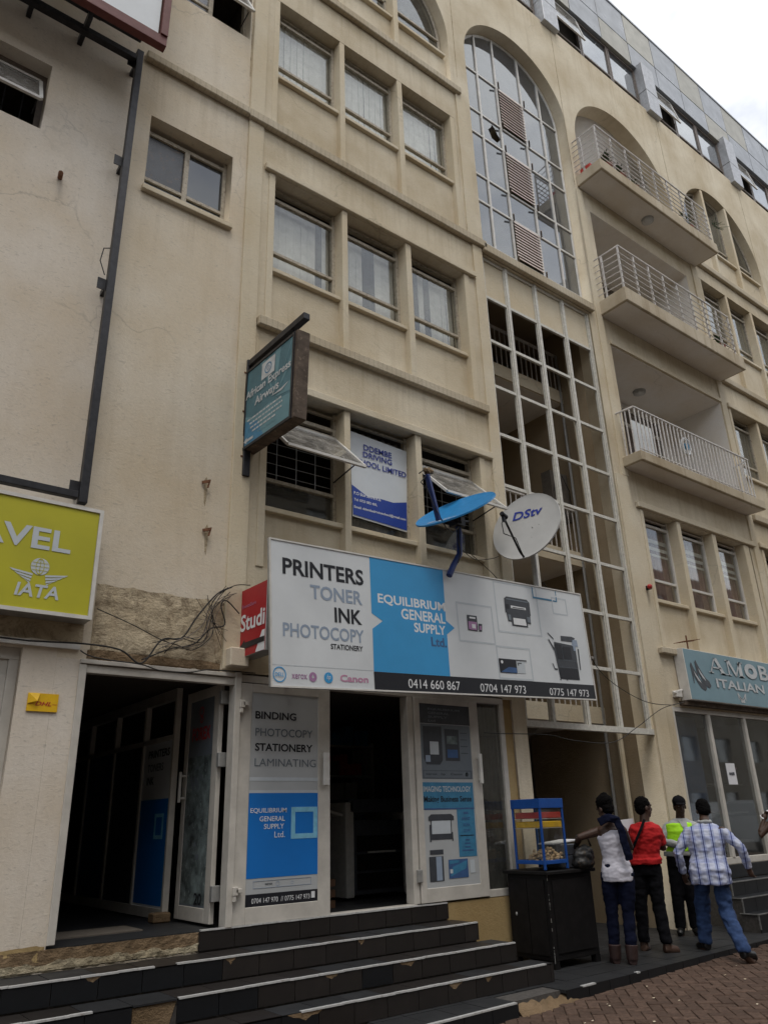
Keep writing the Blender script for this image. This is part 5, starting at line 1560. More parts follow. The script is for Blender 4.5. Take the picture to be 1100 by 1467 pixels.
# right hand shop front
fr = MB().box(10.78, 14.4, 6.80, 6.88, .862, .95).box(10.78, 14.4, 6.80, 6.88, 3.03, 3.098).box(10.78, 10.83, 6.80, 6.88, .95, 3.03)
for x in (11.72, 12.80, 13.85):
    fr.box(x, x+.075, 6.79, 6.88, .95, 3.03)
rf = part('shop_window', fr, 'door_white', bld, bev=.004)
for a, b_ in ((10.83, 11.72), (11.795, 12.80), (12.875, 13.85), (13.925, 14.4)):
    part('pane', B(a, b_, 6.838, 6.845, .95, 3.03), 'glass_shop', rf)
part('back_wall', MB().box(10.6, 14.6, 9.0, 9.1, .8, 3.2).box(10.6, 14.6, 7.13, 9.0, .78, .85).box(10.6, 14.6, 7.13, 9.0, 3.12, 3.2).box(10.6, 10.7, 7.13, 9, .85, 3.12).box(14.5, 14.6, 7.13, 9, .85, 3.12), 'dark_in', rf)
part('display_panel', B(10.85, 11.68, 7.0, 7.03, .95, 3.0), 'ink_bluegrey', rf)
part('notice', B(12.06, 12.32, 6.832, 6.836, 1.98, 2.30), 'paper', rf)
pn_ = Plane((12.06, 6.831, 1.98), (1, 0, 0), (0, 0, 1))
pn_.quads('blurred_print', [(.05, .14, .10, .18), (.108, .135, .15, .18), (.155, .14, .21, .185)], 'ink_dark', rf, .002)
part('neon_sign', MB().tube([(12.62, 7.1, 2.22), (12.68, 7.1, 2.26), (12.76, 7.1, 2.21), (12.84, 7.1, 2.25)], .014, 6), 'ink_pink', rf)
for k in range(3):
    part('display_shelf', B(11.9, 13.7, 7.5, 7.9, 1.1+.45*k, 1.13+.45*k), 'curtain_grey', rf)
st2 = struct('shop_steps', MB().box(10.85, 16, 6.40, 7.1, .1, .672).box(10.62, 16, 6.15, 6.40, .1, .502).box(10.55, 16, 5.92, 6.15, .1, .332), 'grout', label='black tiled steps of the right hand shop')
part('riser_tile', B(10.80, 16, 6.72, 6.795, .69, .86), 'tile_black', st2)
for y, yb, z, xa in ((6.40, 6.72, .68, 10.85), (6.15, 6.40, .51, 10.62), (5.92, 6.15, .34, 10.55)):
    x = xa
    while x < 15:
        part('riser_tile', B(x+.003, x+.327, y-.012, y, z-.17 if z > .4 else .12, z-.008), 'tile_black', st2)
        part('tread_tile', B(x+.003, x+.327, y-.012, yb-.014, z-.008, z), 'tile_black', st2)
        x += .33
    part('nosing_strip', MB().box(xa-.01, 15.2, y-.018, y+.012, z-.006, z+.006), 'nosing_dull', st2)
    part('nosing_strip', MB().box(xa-.012, xa+.004, y-.018, y-.002, z-.17, z-.008).box(xa-.012, xa+.010, y+.013, y+.24, z-.006, z+.006), 'nosing_dull', st2)

# ------------------------------------------------------------------ left neighbour
nb = thing('neighbour_building', 'greyish cream plastered wall of the next building at the left edge', 'building', (0, 6.8, 0))
part('wall', outline_mesh('wall', rect(-9, 1.757, .3, 15), [rect(-.35, .90, 8.46, 9.39), rect(-1.0, 1.48, .66, 3.03)], YW, WT), 'wall_left', nb)
wn_ = part('window', MB().box(-.35, .9, 6.98, 7.02, 8.46, 8.53).box(-.35, .9, 6.98, 7.02, 9.33, 9.39).box(.84, .90, 6.98, 7.02, 8.53, 9.33).box(.2, .25, 6.98, 7.02, 8.53, 9.33), 'metal_brown', nb)
sash(wn_, -.3, .84, 9.30, 6.99, 6.72, 8.78)
for i in range(6):
    part('window_bar', B(-.2+.18*i, -.188+.18*i, 7.03, 7.04, 8.5, 9.3), 'metal_dark', wn_)
part('room_wall', MB().box(-.6, 1.2, 8.6, 8.7, 8.2, 9.7).box(-.6, -.5, 7.13, 8.6, 8.2, 9.7).box(1.1, 1.2, 7.13, 8.6, 8.2, 9.7).box(-.6, 1.2, 7.13, 8.6, 9.6, 9.7).box(-.6, 1.2, 7.13, 8.6, 8.2, 8.3), 'mid_in', nb)
ds = part('door', MB().box(-1.0, 1.48, 6.86, 6.92, 2.93, 3.03).box(1.40, 1.48, 6.86, 6.92, .66, 2.93).box(-1, 1.40, 6.88, 6.91, .66, 2.93).box(1.02, 1.40, 6.87, 6.88, 1.0, 2.80), 'door_white', nb, bev=.004)
part('header_strip', MB().box(-1.2, 1.93, 6.77, 6.80, 3.045, 3.09), 'metal_white', nb)
rough_patch('stained_plaster_patch', -.8, 1.95, 3.10, 3.28, 'wall_rough', 40, 6, .012, nb)
rough_patch('peeling_plaster', 1.5, 1.94, .66, .80, 'wall_base', 14, 4, .01, nb)
fx = tag(part('steel_frame', MB().box(1.71, 1.785, 6.57, 6.645, 4.31, 10.07), 'metal_dark', None, bev=.004), 'tall black steel frame bolted to the left wall above the yellow sign', 'steel frame')  # black steel upright of an empty billboard frame
part('cross_beam', MB().box(-2.2, 1.70, 6.57, 6.64, 4.345, 4.41), 'metal_dark', fx, bev=.004)
part('cross_beam', MB().box(-2.2, 1.70, 6.56, 6.64, 9.88, 9.96), 'metal_dark', fx, bev=.004)
part('cross_beam', MB().box(-2.2, 1.70, 6.40, 6.46, 10.02, 10.08), 'metal_dark', fx, bev=.004)
part('pipe', MB().tube([(-2.2, 6.5, 10.16), (1.25, 6.5, 10.1)], .022, 8), 'metal_dark', fx, smooth=True)
for x in (.55, 1.1):
    part('cleat', B(x, x+.05, 6.40, 6.80, 9.90, 10.02), 'metal_dark', fx)
for z in (4.40, 6.65, 8.3, 9.82):
    part('cleat', MB().box(1.63, 1.71, 6.635, 6.645, z, z+.13).box(1.71, 1.75, 6.645, 6.80, z+.03, z+.09), 'metal_dark', fx)
part('hanging_wire', MB().tube([(1.70, 6.6, 7.15), (1.64, 6.6, 7.12), (1.62, 6.6, 6.95), (1.68, 6.6, 6.8)], .006, 5), 'cable', fx)
bb = thing('billboard', 'white billboard with dark red frame over the left wall, cut by the top edge', 'billboard', (1.0, 6.2, 9.8))
part('panel', B(-1.5, 1.80, 6.17, 6.21, 9.93, 13), 'sign_white', bb)
part('frame', MB().box(-1.5, 1.90, 6.14, 6.24, 9.78, 9.92).box(1.82, 1.90, 6.12, 6.24, 9.92, 13), 'red_frame', bb, bev=.004)
for x, z in ((3.0, 4.88), (3.04, 4.36)):
    t = tag(part('rusty_bracket', MB().bar((x-.05, 6.79, z+.01), (x+.01, 6.74, z+.02), .012, .03).bar((x+.02, 6.75, z+.04), (x, 6.75, z-.05), .022, .012), 'rust', None),
            'rusty cut off bracket, %s of the pair on the cream wall' % ('upper' if z > 4.6 else 'lower'), 'bracket', 'rusty brackets left in the wall')
    part('rust_stain', outline_mesh('rust_stain', [(x-.012, z-.20), (x+.002, z-.24), (x+.012, z-.1), (x+.02, z+.02), (x, z+.09), (x-.025, z+.04)], [], 6.797, 6.7985), 'wall_rough', t)
tag(part('wall_peg', MB().tube([(1.16, 6.80, 7.94), (1.14, 6.68, 7.90)], .025, 8), 'rust', None), 'short brown pipe stub sticking out of the upper left wall', 'pipe stub')
stk = tag(part('sticker', B(1.57, 1.81, 6.785, 6.799, 2.515, 2.66), 'dhl_yellow', None), 'yellow DHL sticker with a curled corner on the pier left of the doorway', 'sticker')
pk = Plane((1.57, 6.785, 2.515), (1, 0, 0), (0, 0, 1))
pk.text('DHL', .06, .045, .19, .078, 'ink_red', stk, bold=.022, shear=.3, d=.002)
pk.quads('red_stripe', [(.01, .057, .055, .060), (.195, .057, .235, .060)], 'ink_red', stk, .002)
part('curled_corner', MB().add([pk.p(0, .145, .002), pk.p(.0, .06, .004), pk.p(.07, .08, .03), pk.p(.09, .145, .006)], [(0, 1, 2, 3)]), 'dhl_yellow', stk)

# ------------------------------------------------------------------ cables
def cable(pts, r, label, mat='cable', y=6.72, grp=None):
    r = r*.68
    P3 = [Vector((a, y if len(q) == 2 else q[2], b_)) for q in pts for a, b_ in [q[:2]]]
    out_ = []
    n_ = len(P3)
    for i in range(n_-1):
        p0, p1, p2, p3 = P3[max(i-1, 0)], P3[i], P3[i+1], P3[min(i+2, n_-1)]
        for k in range(6):
            t = k/6
            out_.append(.5*((2*p1)+(-p0+p2)*t+(2*p0-5*p1+4*p2-p3)*t*t+(-p0+3*p1-3*p2+p3)*t**3))
    out_.append(P3[-1])
    return tag(part('cable', MB().tube(out_, r, 5), mat, None, smooth='all'), label, 'cable', grp)
G = 'cables hanging over the doorway'
cable([(2.02, 3.41), (2.34, 3.31), (2.63, 3.2), (2.78, 3.17), (2.94, 3.14), (3.11, 3.28), (3.13, 3.41), (3.11, 3.63), (3.32, 3.82), (3.51, 3.86)], .007, 'thin cable crossing the stained plaster and curling up to the red sign', grp=G)
cable([(-.5, 3.10), (1.27, 3.07), (1.56, 3.07), (1.95, 3.09), (2.26, 3.07), (2.46, 2.97), (2.63, 3.2), (2.82, 3.24), (2.96, 3.46), (3.15, 3.71), (3.31, 3.81)], .012, 'thick black cable running from the left shop header up to the red sign', grp=G)
cable([(1.92, 3.03), (2.01, 2.99), (2.21, 2.97), (2.46, 2.96), (2.65, 2.92), (2.92, 2.93), (3.12, 2.97), (3.6, 2.98)], .009, 'black cable sagging just over the left doorway frame', grp=G)
cable([(2.46, 3.0), (2.7, 3.12), (2.95, 3.2), (3.1, 3.36), (3.25, 3.42), (3.2, 3.6), (3.26, 3.66), (3.4, 3.55)], .010, 'looped black cable beside the red sign', grp=G)
tang = thing('wire_tangle', 'tangle of thin loose wires on the wall left of the red sign', 'wires', (3.1, 6.74, 3.3))
def strand(pts, r, mat, y):
    o = cable(pts, r, 'x', mat, y)
    o.name = 'wire'
    del o['label']; del o['category']
    o.parent = tang
    o.matrix_parent_inverse = Matrix.Translation(-tang.location)
for k in range(7):
    r_ = random.uniform
    strand([(2.5+r_(0, .2), 3.08+r_(0, .1)), (2.8+r_(-.1, .1), 3.15+r_(-.03, .12)), (3.05+r_(-.05, .08), 3.25+r_(-.05, .15)), (3.15+r_(-.08, .05), 3.5+r_(-.1, .15)), (3.3+r_(-.05, .05), 3.75+r_(-.06, .08))], r_(.004, .006),
          random.choice(['cable', 'cable_pale', 'cable']), 6.74-.01*k)
for k in range(6):
    r_ = random.uniform
    strand([(3.02+r_(-.1, .1), 3.55+r_(-.15, .2)), (3.13, 3.42), (3.2+r_(-.06, .1), 3.35+r_(-.2, .1))], .004, random.choice(['cable', 'cable_pale']), 6.73-.008*k)
cable([(6.6, 2.53), (6.85, 2.53), (7.72, 2.55), (8.2, 2.50), (9.0, 2.50), (9.6, 2.72), (10.29, 3.02), (10.9, 3.15)], .008, 'dark cable strung across the passage under the stair screen', y=6.66)
cable([(8.0, 4.6), (8.58, 4.05), (9.02, 3.45), (9.9, 3.12), (10.7, 3.1)], .008, 'dark cable drooping in front of the stair screen right of the sign', y=6.70)
cable([(6.35, 4.78), (6.6, 4.66), (6.9, 4.72), (7.05, 4.78)], .007, 'cable looping from the blue dish window to the white dish', y=6.6)
cable([(6.6, 4.74), (6.95, 4.55), (7.2, 4.35)], .007, 'short black cable running down behind the printers sign', y=6.65)

# ------------------------------------------------------------------ satellite dishes
def dish(name, label, c, n, rad, depth, mat, grp='satellite dishes above the printers sign'):
    t = thing(name, label, 'satellite dish', tuple(c), grp)
    c, n = Vector(c), Vector(n).normalized()
    up_ = Vector((0, 0, 1))
    u = up_.cross(n)
    u = u.normalized()
    v = n.cross(u)
    mb = MB()
    NR, NS_ = 9, 40
    def ring(rr_, d):
        return [c+u*(rr_*math.cos(2*math.pi*k/NS_))+v*(rr_*1.04*math.sin(2*math.pi*k/NS_))+n*d for k in range(NS_)]
    rings = [ring(rad*j/NR, depth*((j/NR)**2-1)) for j in range(1, NR+1)]
    rings.append(ring(rad+.012, .006)); rings.append(ring(rad+.016, -.012))
    rings += [ring(rad*j/NR, depth*((j/NR)**2-1)-.016) for j in range(NR, 0, -1)]
    for q in rings:
        mb.v += [tuple(x) for x in q]
    for j in range(len(rings)-1):
        for k in range(NS_):
            mb.f.append((j*NS_+k, j*NS_+(k+1) % NS_, (j+1)*NS_+(k+1) % NS_, (j+1)*NS_+k))
    mb.f.append(tuple(range(NS_))[::-1])
    mb.f.append(tuple((len(rings)-1)*NS_+k for k in range(NS_)))
    part('reflector', mb, mat, t, smooth=True)
    return t, c, n, u, v
def dish_text(t, c, n, u, v, txt, mat, a0, b0, a1, b1, rad, depth, rot=0):
    vs, fs, x0, x1, y0, y1 = text_verts(txt, .022, .2)
    m_ = MB()
    cr_, sr_ = math.cos(rot), math.sin(rot)
    pts = []
    for x, y in vs:
        a = a0+(x-x0)/(x1-x0)*(a1-a0); b_ = b0+(y-y0)/(y1-y0)*(b1-b0)
        a, b_ = a*cr_-b_*sr_, a*sr_+b_*cr_
        pts.append(c+u*a+v*b_+n*(depth*((a*a+b_*b_)/rad**2-1)+.006))
    m_.add(pts, fs)
    return part('lettering', m_, mat, t)
dw, c, n, u, v = dish('satellite_dish', 'large grey white satellite dish with DStv lettering on a pole, right of the blue one', (7.301, 6.30, 5.169), (-.925, -.231, .30), .485, .05, 'dish_white')
dish_text(dw, c, n, u, v, 'DStv', 'ink_navy', -.23, .16, .22, .29, .485, .05, 0)
a0 = c-v*.50-n*.0; lnb = Vector((6.62, 6.06, 5.09))
part('feed_arm', MB().tube([a0-n*.03, a0+n*.10+v*.02, lnb+Vector((.03, .01, -.05))], .014, 6), 'metal_dark', dw, smooth=True)
part('feed_horn', MB().tube([lnb-n*-.04, lnb-n*.06], [.03, .038], 10).tube([lnb, lnb+Vector((0, 0, -.09))], .022, 8), 'ink_black', dw, smooth=True)
part('cable', MB().tube([lnb+Vector((0, 0, -.05)), lnb+Vector((-.04, 0, -.12)), lnb+Vector((-.02, 0, -.25)), (lnb+a0)/2+Vector((.0, -.03, -.03)), a0], .006, 5), 'cable', dw, smooth='all')
part('pole', MB().tube([(7.52, 6.42, 4.25), (7.52, 6.42, 5.0), (7.44, 6.36, 5.12)], .038, 12), 'metal_grey', dw, smooth=True)
part('mount', MB().bar((7.40, 6.33, 5.12), (7.50, 6.40, 5.06), .10, .10).box(7.47, 7.57, 6.37, 6.47, 4.93, 5.0), 'metal_grey', dw)
for a, b_ in ((.12, -.02), (.28, .0), (.12, -.18), (.28, -.16)):
    q = c+u*a*.6+v*b_-n*.045
    part('bolt', MB().ell(tuple(q), (.008, .008, .008), 8, 5), 'metal_grey', dw)
dbu, c, n, u, v = dish('satellite_dish', 'blue painted satellite dish seen almost edge on, on a bent blue pole', (5.848, 6.10, 5.012), (-.565, -.17, .807), .485, .05, 'dish_blue')
dish_text(dbu, c, n, u, v, 'DStv', 'ink_line', -.24, -.36, .20, -.22, .485, .05, 0)
lnb = Vector((5.28, 5.93, 5.25)); a0 = c-v*.48
part('feed_arm', MB().bar(tuple(a0+n*.02), tuple(lnb), .05, .05), 'pole_blue', dbu, bev=.004)
part('feed_horn', MB().tube([lnb+Vector((0, 0, .02)), lnb+Vector((.05, .02, .08))], [.035, .03], 10).tube([lnb+Vector((-.04, 0, .05)), lnb+Vector((.08, 0, .05))], .028, 8), 'concrete_chip', dbu, smooth=True)
part('cable', MB().tube([lnb+Vector((-.12, 0, -.02)), lnb+Vector((-.04, 0, .05)), lnb, lnb+Vector((-.1, 0, -.12)), lnb+Vector((.0, .0, -.2)), lnb+Vector((.06, 0, -.35)), a0+Vector((.1, 0, -.05)), a0+Vector((.3, .1, -.04)), (5.98, 6.2, 4.84)], .007, 5), 'cable', dbu, smooth='all')
part('pole', MB().tube([(6.0, 6.25, 4.93), (6.03, 6.25, 4.80), (6.01, 6.25, 4.52), (5.90, 6.25, 4.36), (5.82, 6.25, 4.22)], .036, 12), 'pole_blue', dbu, smooth=True)
part('mount', MB().box(5.93, 6.08, 6.18, 6.32, 4.86, 4.98).bar((6.0, 6.22, 4.91), (5.92, 6.14, 4.93), .08, .05).tube([(5.8, 6.2, 4.9), (6.15, 6.2, 4.94)], .02, 6), 'metal_dark', dbu, bev=.006)
part('cable', MB().tube([(5.98, 6.2, 4.84), (5.94, 6.18, 4.7), (5.98, 6.2, 4.5), (5.93, 6.2, 4.38)], .007, 5), 'cable', dbu, smooth='all')

# small fittings on the facade
t = thing('aerial', 'small rusty television aerial standing on the ledge left of the AMOB sign', 'aerial', (11.4, 6.75, 4.05))
part('mast', MB().tube([(11.42, 6.74, 4.0), (11.42, 6.74, 4.26)], .012, 6), 'rust', t)
part('boom', MB().tube([(11.2, 6.72, 4.12), (11.65, 6.76, 4.20)], .008, 5), 'rust', t)
for k in range(6):
    xx = 11.22+.08*k
    part('rod', MB().tube([(xx, 6.62, 4.13+.014*k), (xx, 6.86, 4.13+.014*k)], .005, 4), 'rust', t)
t = thing('alarm_light', 'small red and black light on the pilaster right of the stair screen', 'light', (10.62, 6.78, 4.94))
part('base', MB().tube([(10.62, 6.80, 4.95), (10.62, 6.72, 4.95)], .04, 10), 'ink_black', t)
part('lens', MB().ell((10.58, 6.71, 4.95), (.045, .04, .04), 12, 8), 'ink_red', t, smooth='all')
t = thing('junction_box', 'small white junction box with wires left of the AMOB sign', 'junction box', (10.9, 6.78, 3.28))
part('box', B(10.85, 11.0, 6.72, 6.80, 3.24, 3.34), 'metal_white', t, bev=.006)
part('conduit', MB().tube([(10.8, 6.75, 3.30), (10.92, 6.73, 3.33), (11.05, 6.75, 3.36)], .02, 6), 'metal_white', t, smooth=True)
# things on the balconies
def plant(x, y, z, h, w, label):
    t = thing('potted_plant', label, 'plant', (x, y, z), 'potted plants on the upper balconies')
    part('pot', MB().tube([(x, y, z), (x, y, z+.18)], [.09, .12], 12), 'pot', t, smooth=True)
    mb = MB()
    for k in range(46):
        th, l = random.uniform(0, 6.28), random.uniform(.4, 1)*w
        a = Vector((x, y, z+.18+random.uniform(0, h*.7)))
        b_ = a+Vector((math.cos(th)*l, math.sin(th)*l*.6, random.uniform(-.05, h*.5)))
        mid = (a+b_)/2+Vector((0, 0, .04))
        s = Vector((-math.sin(th), math.cos(th), 0))*.018
        mb.add([a, mid-s, b_, mid+s], [(0, 1, 2, 3)])
    part('leaves', mb, 'leaf', t)
plant(10.95, 6.35, 13.555, .35, .22, 'small leafy potted plant at the left end of the top balcony')
plant(11.4, 6.35, 13.555, .30, .2, 'bushy potted plant second from the left on the top balcony')
plant(13.9, 6.38, 13.555, .45, .28, 'large spiky potted plant at the right end of the top balcony')
plant(11.9, 6.4, 13.555, .25, .18, 'low potted plant third from the left on the top balcony')
plant(14.1, 6.38, 10.5, .30, .2, 'small potted plant at the right end of the middle balcony')
tag(part('red_box', B(10.6, 10.95, 6.5, 6.75, 13.557, 13.75), 'tray_red', None, bev=.01), 'dark red plastic box behind the left end of the top balcony railing', 'box')
tag(part('white_board', MB().box(11.5, 13.4, 6.9, 7.0, 7.25, 7.4).box(10.72, 11.3, 6.62, 6.66, 7.30, 7.98), 'sign_white', None, bev=.01), 'white board leaning behind the left end of the lowest balcony railing', 'board')  # plain white boards standing behind the balcony railing
lf = tag(part('life_ring', MB().tube([(12.15+.13*math.cos(q*math.pi/10), 6.5, 7.80+.16*math.sin(q*math.pi/10)) for q in range(21)], .03, 6), 'sign_white', None, smooth='all'), 'white and blue ring hanging on the lowest balcony railing', 'ring')
part('centre', MB().tube([(12.15, 6.47, 7.80), (12.15, 6.50, 7.80)], .07, 14), 'blue_mid', lf)
t = thing('twig_bundle', 'dry twigs sticking out of the window head right of the top balcony', 'twigs', (16.4, 6.9, 15.4))
mb = MB()
for k in range(14):
    a = Vector((16.45+random.uniform(-.1, .1), 6.9, 15.55+random.uniform(-.05, .05)))
    mb.tube([a, a+Vector((random.uniform(-.4, .5), random.uniform(-.25, 0), random.uniform(-.12, .12)))], .006, 4)
part('twigs', mb, 'leaf', t)

# ------------------------------------------------------------------ vendor's cabinet and snack case
cb = thing('cabinet', 'black wooden vendor cabinet standing at the end of the entrance steps', 'cabinet', (7.2, 6.45, .127))
part('body', MB().box(6.87, 7.60, 6.15, 6.74, .20, 1.015), 'wood_black', cb, bev=.006)
part('top', B(6.83, 7.64, 6.11, 6.77, 1.015, 1.05), 'wood_black', cb, bev=.005)
for x in (6.87, 7.53):
    for y in (6.15, 6.67):
        part('leg', B(x, x+.07, y, y+.07, .128, .20), 'wood_black', cb)
part('door', B(6.855, 6.869, 6.2, 6.44, .25, .97), 'wood_black', cb)
part('door', B(6.855, 6.869, 6.45, 6.69, .25, .97), 'wood_black', cb)
part('front_panel', B(6.93, 7.54, 6.138, 6.149, .27, .96), 'wood_black', cb)
part('knob', MB().ell((6.85, 6.62, .62), (.012, .012, .02), 8, 6), 'metal_grey', cb)
mb = MB()
for k in range(16):
    z = random.uniform(.15, 1.0)
    mb.box(6.866, 6.871, 6.146, 6.151, z, z+random.uniform(.01, .05))
part('scuffs', mb, 'metal_grey', cb)
sc = thing('snack_case', 'blue framed glass snack case on top of the black cabinet', 'display case', (7.07, 6.38, 1.05))
x0, x1, y0, y1, zb, zt = 6.88, 7.27, 6.17, 6.60, 1.06, 1.785
fr = MB()
for x in (x0, x1-.025):
    for y in (y0, y1-.025):
        fr.box(x, x+.025, y, y+.025, zb, zt-.10)
for z in (zb+.055,):
    fr.box(x0+.025, x1-.025, y0, y0+.02, z, z+.04).box(x0+.025, x1-.025, y1-.02, y1, z, z+.04).box(x0, x0+.02, y0+.025, y1-.025, z, z+.04).box(x1-.02, x1, y0+.025, y1-.025, z, z+.04)
fr.box(x0+.02, x1-.02, y0+.02, y1-.02, zb+.06, zb+.07)
part('frame', fr, 'case_blue', sc, bev=.003)
part('top_box', MB().box(x0-.004, x1+.004, y0-.004, y1+.004, zt-.10, zt), 'case_blue', sc, bev=.003)
for nm, z, mt in (('tray', zt-.19, 'tray_red'), ('tray', zt-.285, 'tray_yellow')):
    s = part('shelf', B(x0+.01, x1-.01, y0+.01, y1-.01, z-.022, z-.018), 'metal_white', sc)
    part('tray', MB().box(x0+.03, x1-.03, y0+.012, y1-.02, z-.016, z+.05), mt, s, bev=.008)
for a in ((x0+.03, y0+.004, x1-.03, y0+.007), (x0+.003, y0+.03, x0+.006, y1-.03), (x1-.006, y0+.03, x1-.003, y1-.03)):
    part('pane', B(a[0], a[2], a[1], a[3], zb+.1, zt-.11), 'clear', sc)
sn = thing('snack_bag', 'clear bag of pale brown snacks inside the snack case', 'snacks', (7.1, 6.35, 1.13))
mb = MB()
for k in range(130):
    qx, qy = random.uniform(-1, 1), random.uniform(-1, 1)
    mb.ell((7.10+qx*.13, 6.36+qy*.15, 1.145+random.uniform(0, .13)*(1-.5*abs(qx))), (.022, .018, .018), 6, 4)
part('snack', mb, 'snack', sn, smooth='all')
tag(part('paper_sheet', MB().hexa([(7.25, 6.35, 1.30), (7.62, 6.30, 1.33), (7.62, 6.55, 1.33), (7.25, 6.6, 1.30), (7.25, 6.35, 1.31), (7.62, 6.30, 1.345), (7.62, 6.55, 1.345), (7.25, 6.6, 1.31)]), 'paper', None),
    'white sheets of paper lying right of the snack case', 'paper')
tag(part('box_pile', MB().box(7.30, 7.60, 6.30, 6.6, 1.051, 1.18).box(7.32, 7.58, 6.3, 6.6, 1.18, 1.30), 'ink_dark', None, bev=.01), 'dark pile of boxes under the white paper on the cabinet', 'boxes')  # dark boxes stacked on the cabinet top
# ------------------------------------------------------------------ people
from mathutils import noise as mnoise
def fuse(name, mb, mat, parent, voxel=.010, smooth=4, fold=0.0, fs=9.0, origin=(0, 0, 0)):
    """one continuous surface out of overlapping volumes"""
    me = mb.mesh(name)
    ob = bpy.data.objects.new(name, me)
    COL.objects.link(ob)
    rm = ob.modifiers.new('remesh', 'REMESH')
    rm.mode = 'VOXEL'
    rm.voxel_size = voxel
    if smooth:
        sm = ob.modifiers.new('smooth', 'SMOOTH')
        sm.iterations = smooth
        sm.factor = .5
    dg = bpy.context.evaluated_depsgraph_get()
    me2 = bpy.data.meshes.new_from_object(ob.evaluated_get(dg))
    bpy.data.objects.remove(ob)
    if fold:
        off = Vector((len(name) * 1.7, len(me2.vertices) % 13, 3))
        nn = [v.normal.copy() for v in me2.vertices]
        for v, n_ in zip(me2.vertices, nn):
            q = Vector((v.co.x*fs, v.co.y*fs, v.co.z*fs*1.7))+off
            v.co += n_*fold*(mnoise.noise(q)+.5*mnoise.noise(q*2.3))
    for v in me2.vertices:
        v.co -= Vector(origin)
    me2.name = name
    return part(name, me2, mat, parent, smooth='all')

def hand(mb, w, d, side, curl=.5, s=1.0):
    """w wrist, d direction of the forearm, side = direction of the thumb"""
    w, d = Vector(w), Vector(d).normalized()
    t = Vector(side); t = (t-d*t.dot(d)).normalized()
    nrm = d.cross(t)
    mb.tube([w-d*.03, w+d*.02, w+d*.05*s, w+d*.085*s], [.024*s, .027*s, .034*s, .030*s], 8)
    for i, (off, ln) in enumerate(((.026, .070), (.009, .078), (-.009, .072), (-.026, .056))):
        b = w+d*.075*s+t*off*s
        k = ln*s/2.2
        p1 = b+(d*math.cos(curl*.5)+nrm*math.sin(curl*.5))*k
        p2 = p1+(d*math.cos(curl*1.2)+nrm*math.sin(curl*1.2))*k*.75
        p3 = p2+(d*math.cos(curl*1.9)+nrm*math.sin(curl*1.9))*k*.55
        mb.tube([b-d*.015, b, p1, p2, p3], [.0095*s, .0095*s, .009*s, .0085*s, .0075*s], 7)
    b = w+d*.02*s+t*.026*s
    p1 = b+(d*.75+t*.6+nrm*.2).normalized()*.036*s
    p2 = p1+(d*.9+t*.2+nrm*.35).normalized()*.03*s
    mb.tube([b-t*.012, b, p1, p2], [.013*s, .012*s, .011*s, .009*s], 7)

def head_shapes(mb, c, phi, pitch=0, roll=0, s=1.0, ears=True):
    m3 = (Matrix.Rotation(-phi, 3, 'Z') @ Matrix.Rotation(-pitch, 3, 'X') @ Matrix.Rotation(roll, 3, 'Y'))
    c = Vector(c)
    f = lambda x, y, z: tuple(c+m3 @ Vector((x*s, y*s, z*s)))
    mb.ell(f(0, -.01, .025), (.074*s, .094*s, .092*s), 18, 12, m3)
    mb.ell(f(0, .025, -.04), (.056*s, .062*s, .075*s), 16, 10, m3)
    mb.ell(f(0, .055, -.085), (.03*s, .028*s, .024*s), 10, 7, m3)
    mb.ell(f(0, .088, -.012), (.016*s, .02*s, .026*s), 8, 6, m3)
    mb.ell(f(0, .08, -.052), (.026*s, .016*s, .012*s), 8, 6, m3)
    mb.ell(f(0, .074, .035), (.05*s, .018*s, .012*s), 10, 6, m3)
    if ears:
        for q in (1, -1):
            mb.ell(f(.076*q, -.005, -.01), (.012*s, .022*s, .032*s), 8, 6, m3)
    return f, m3

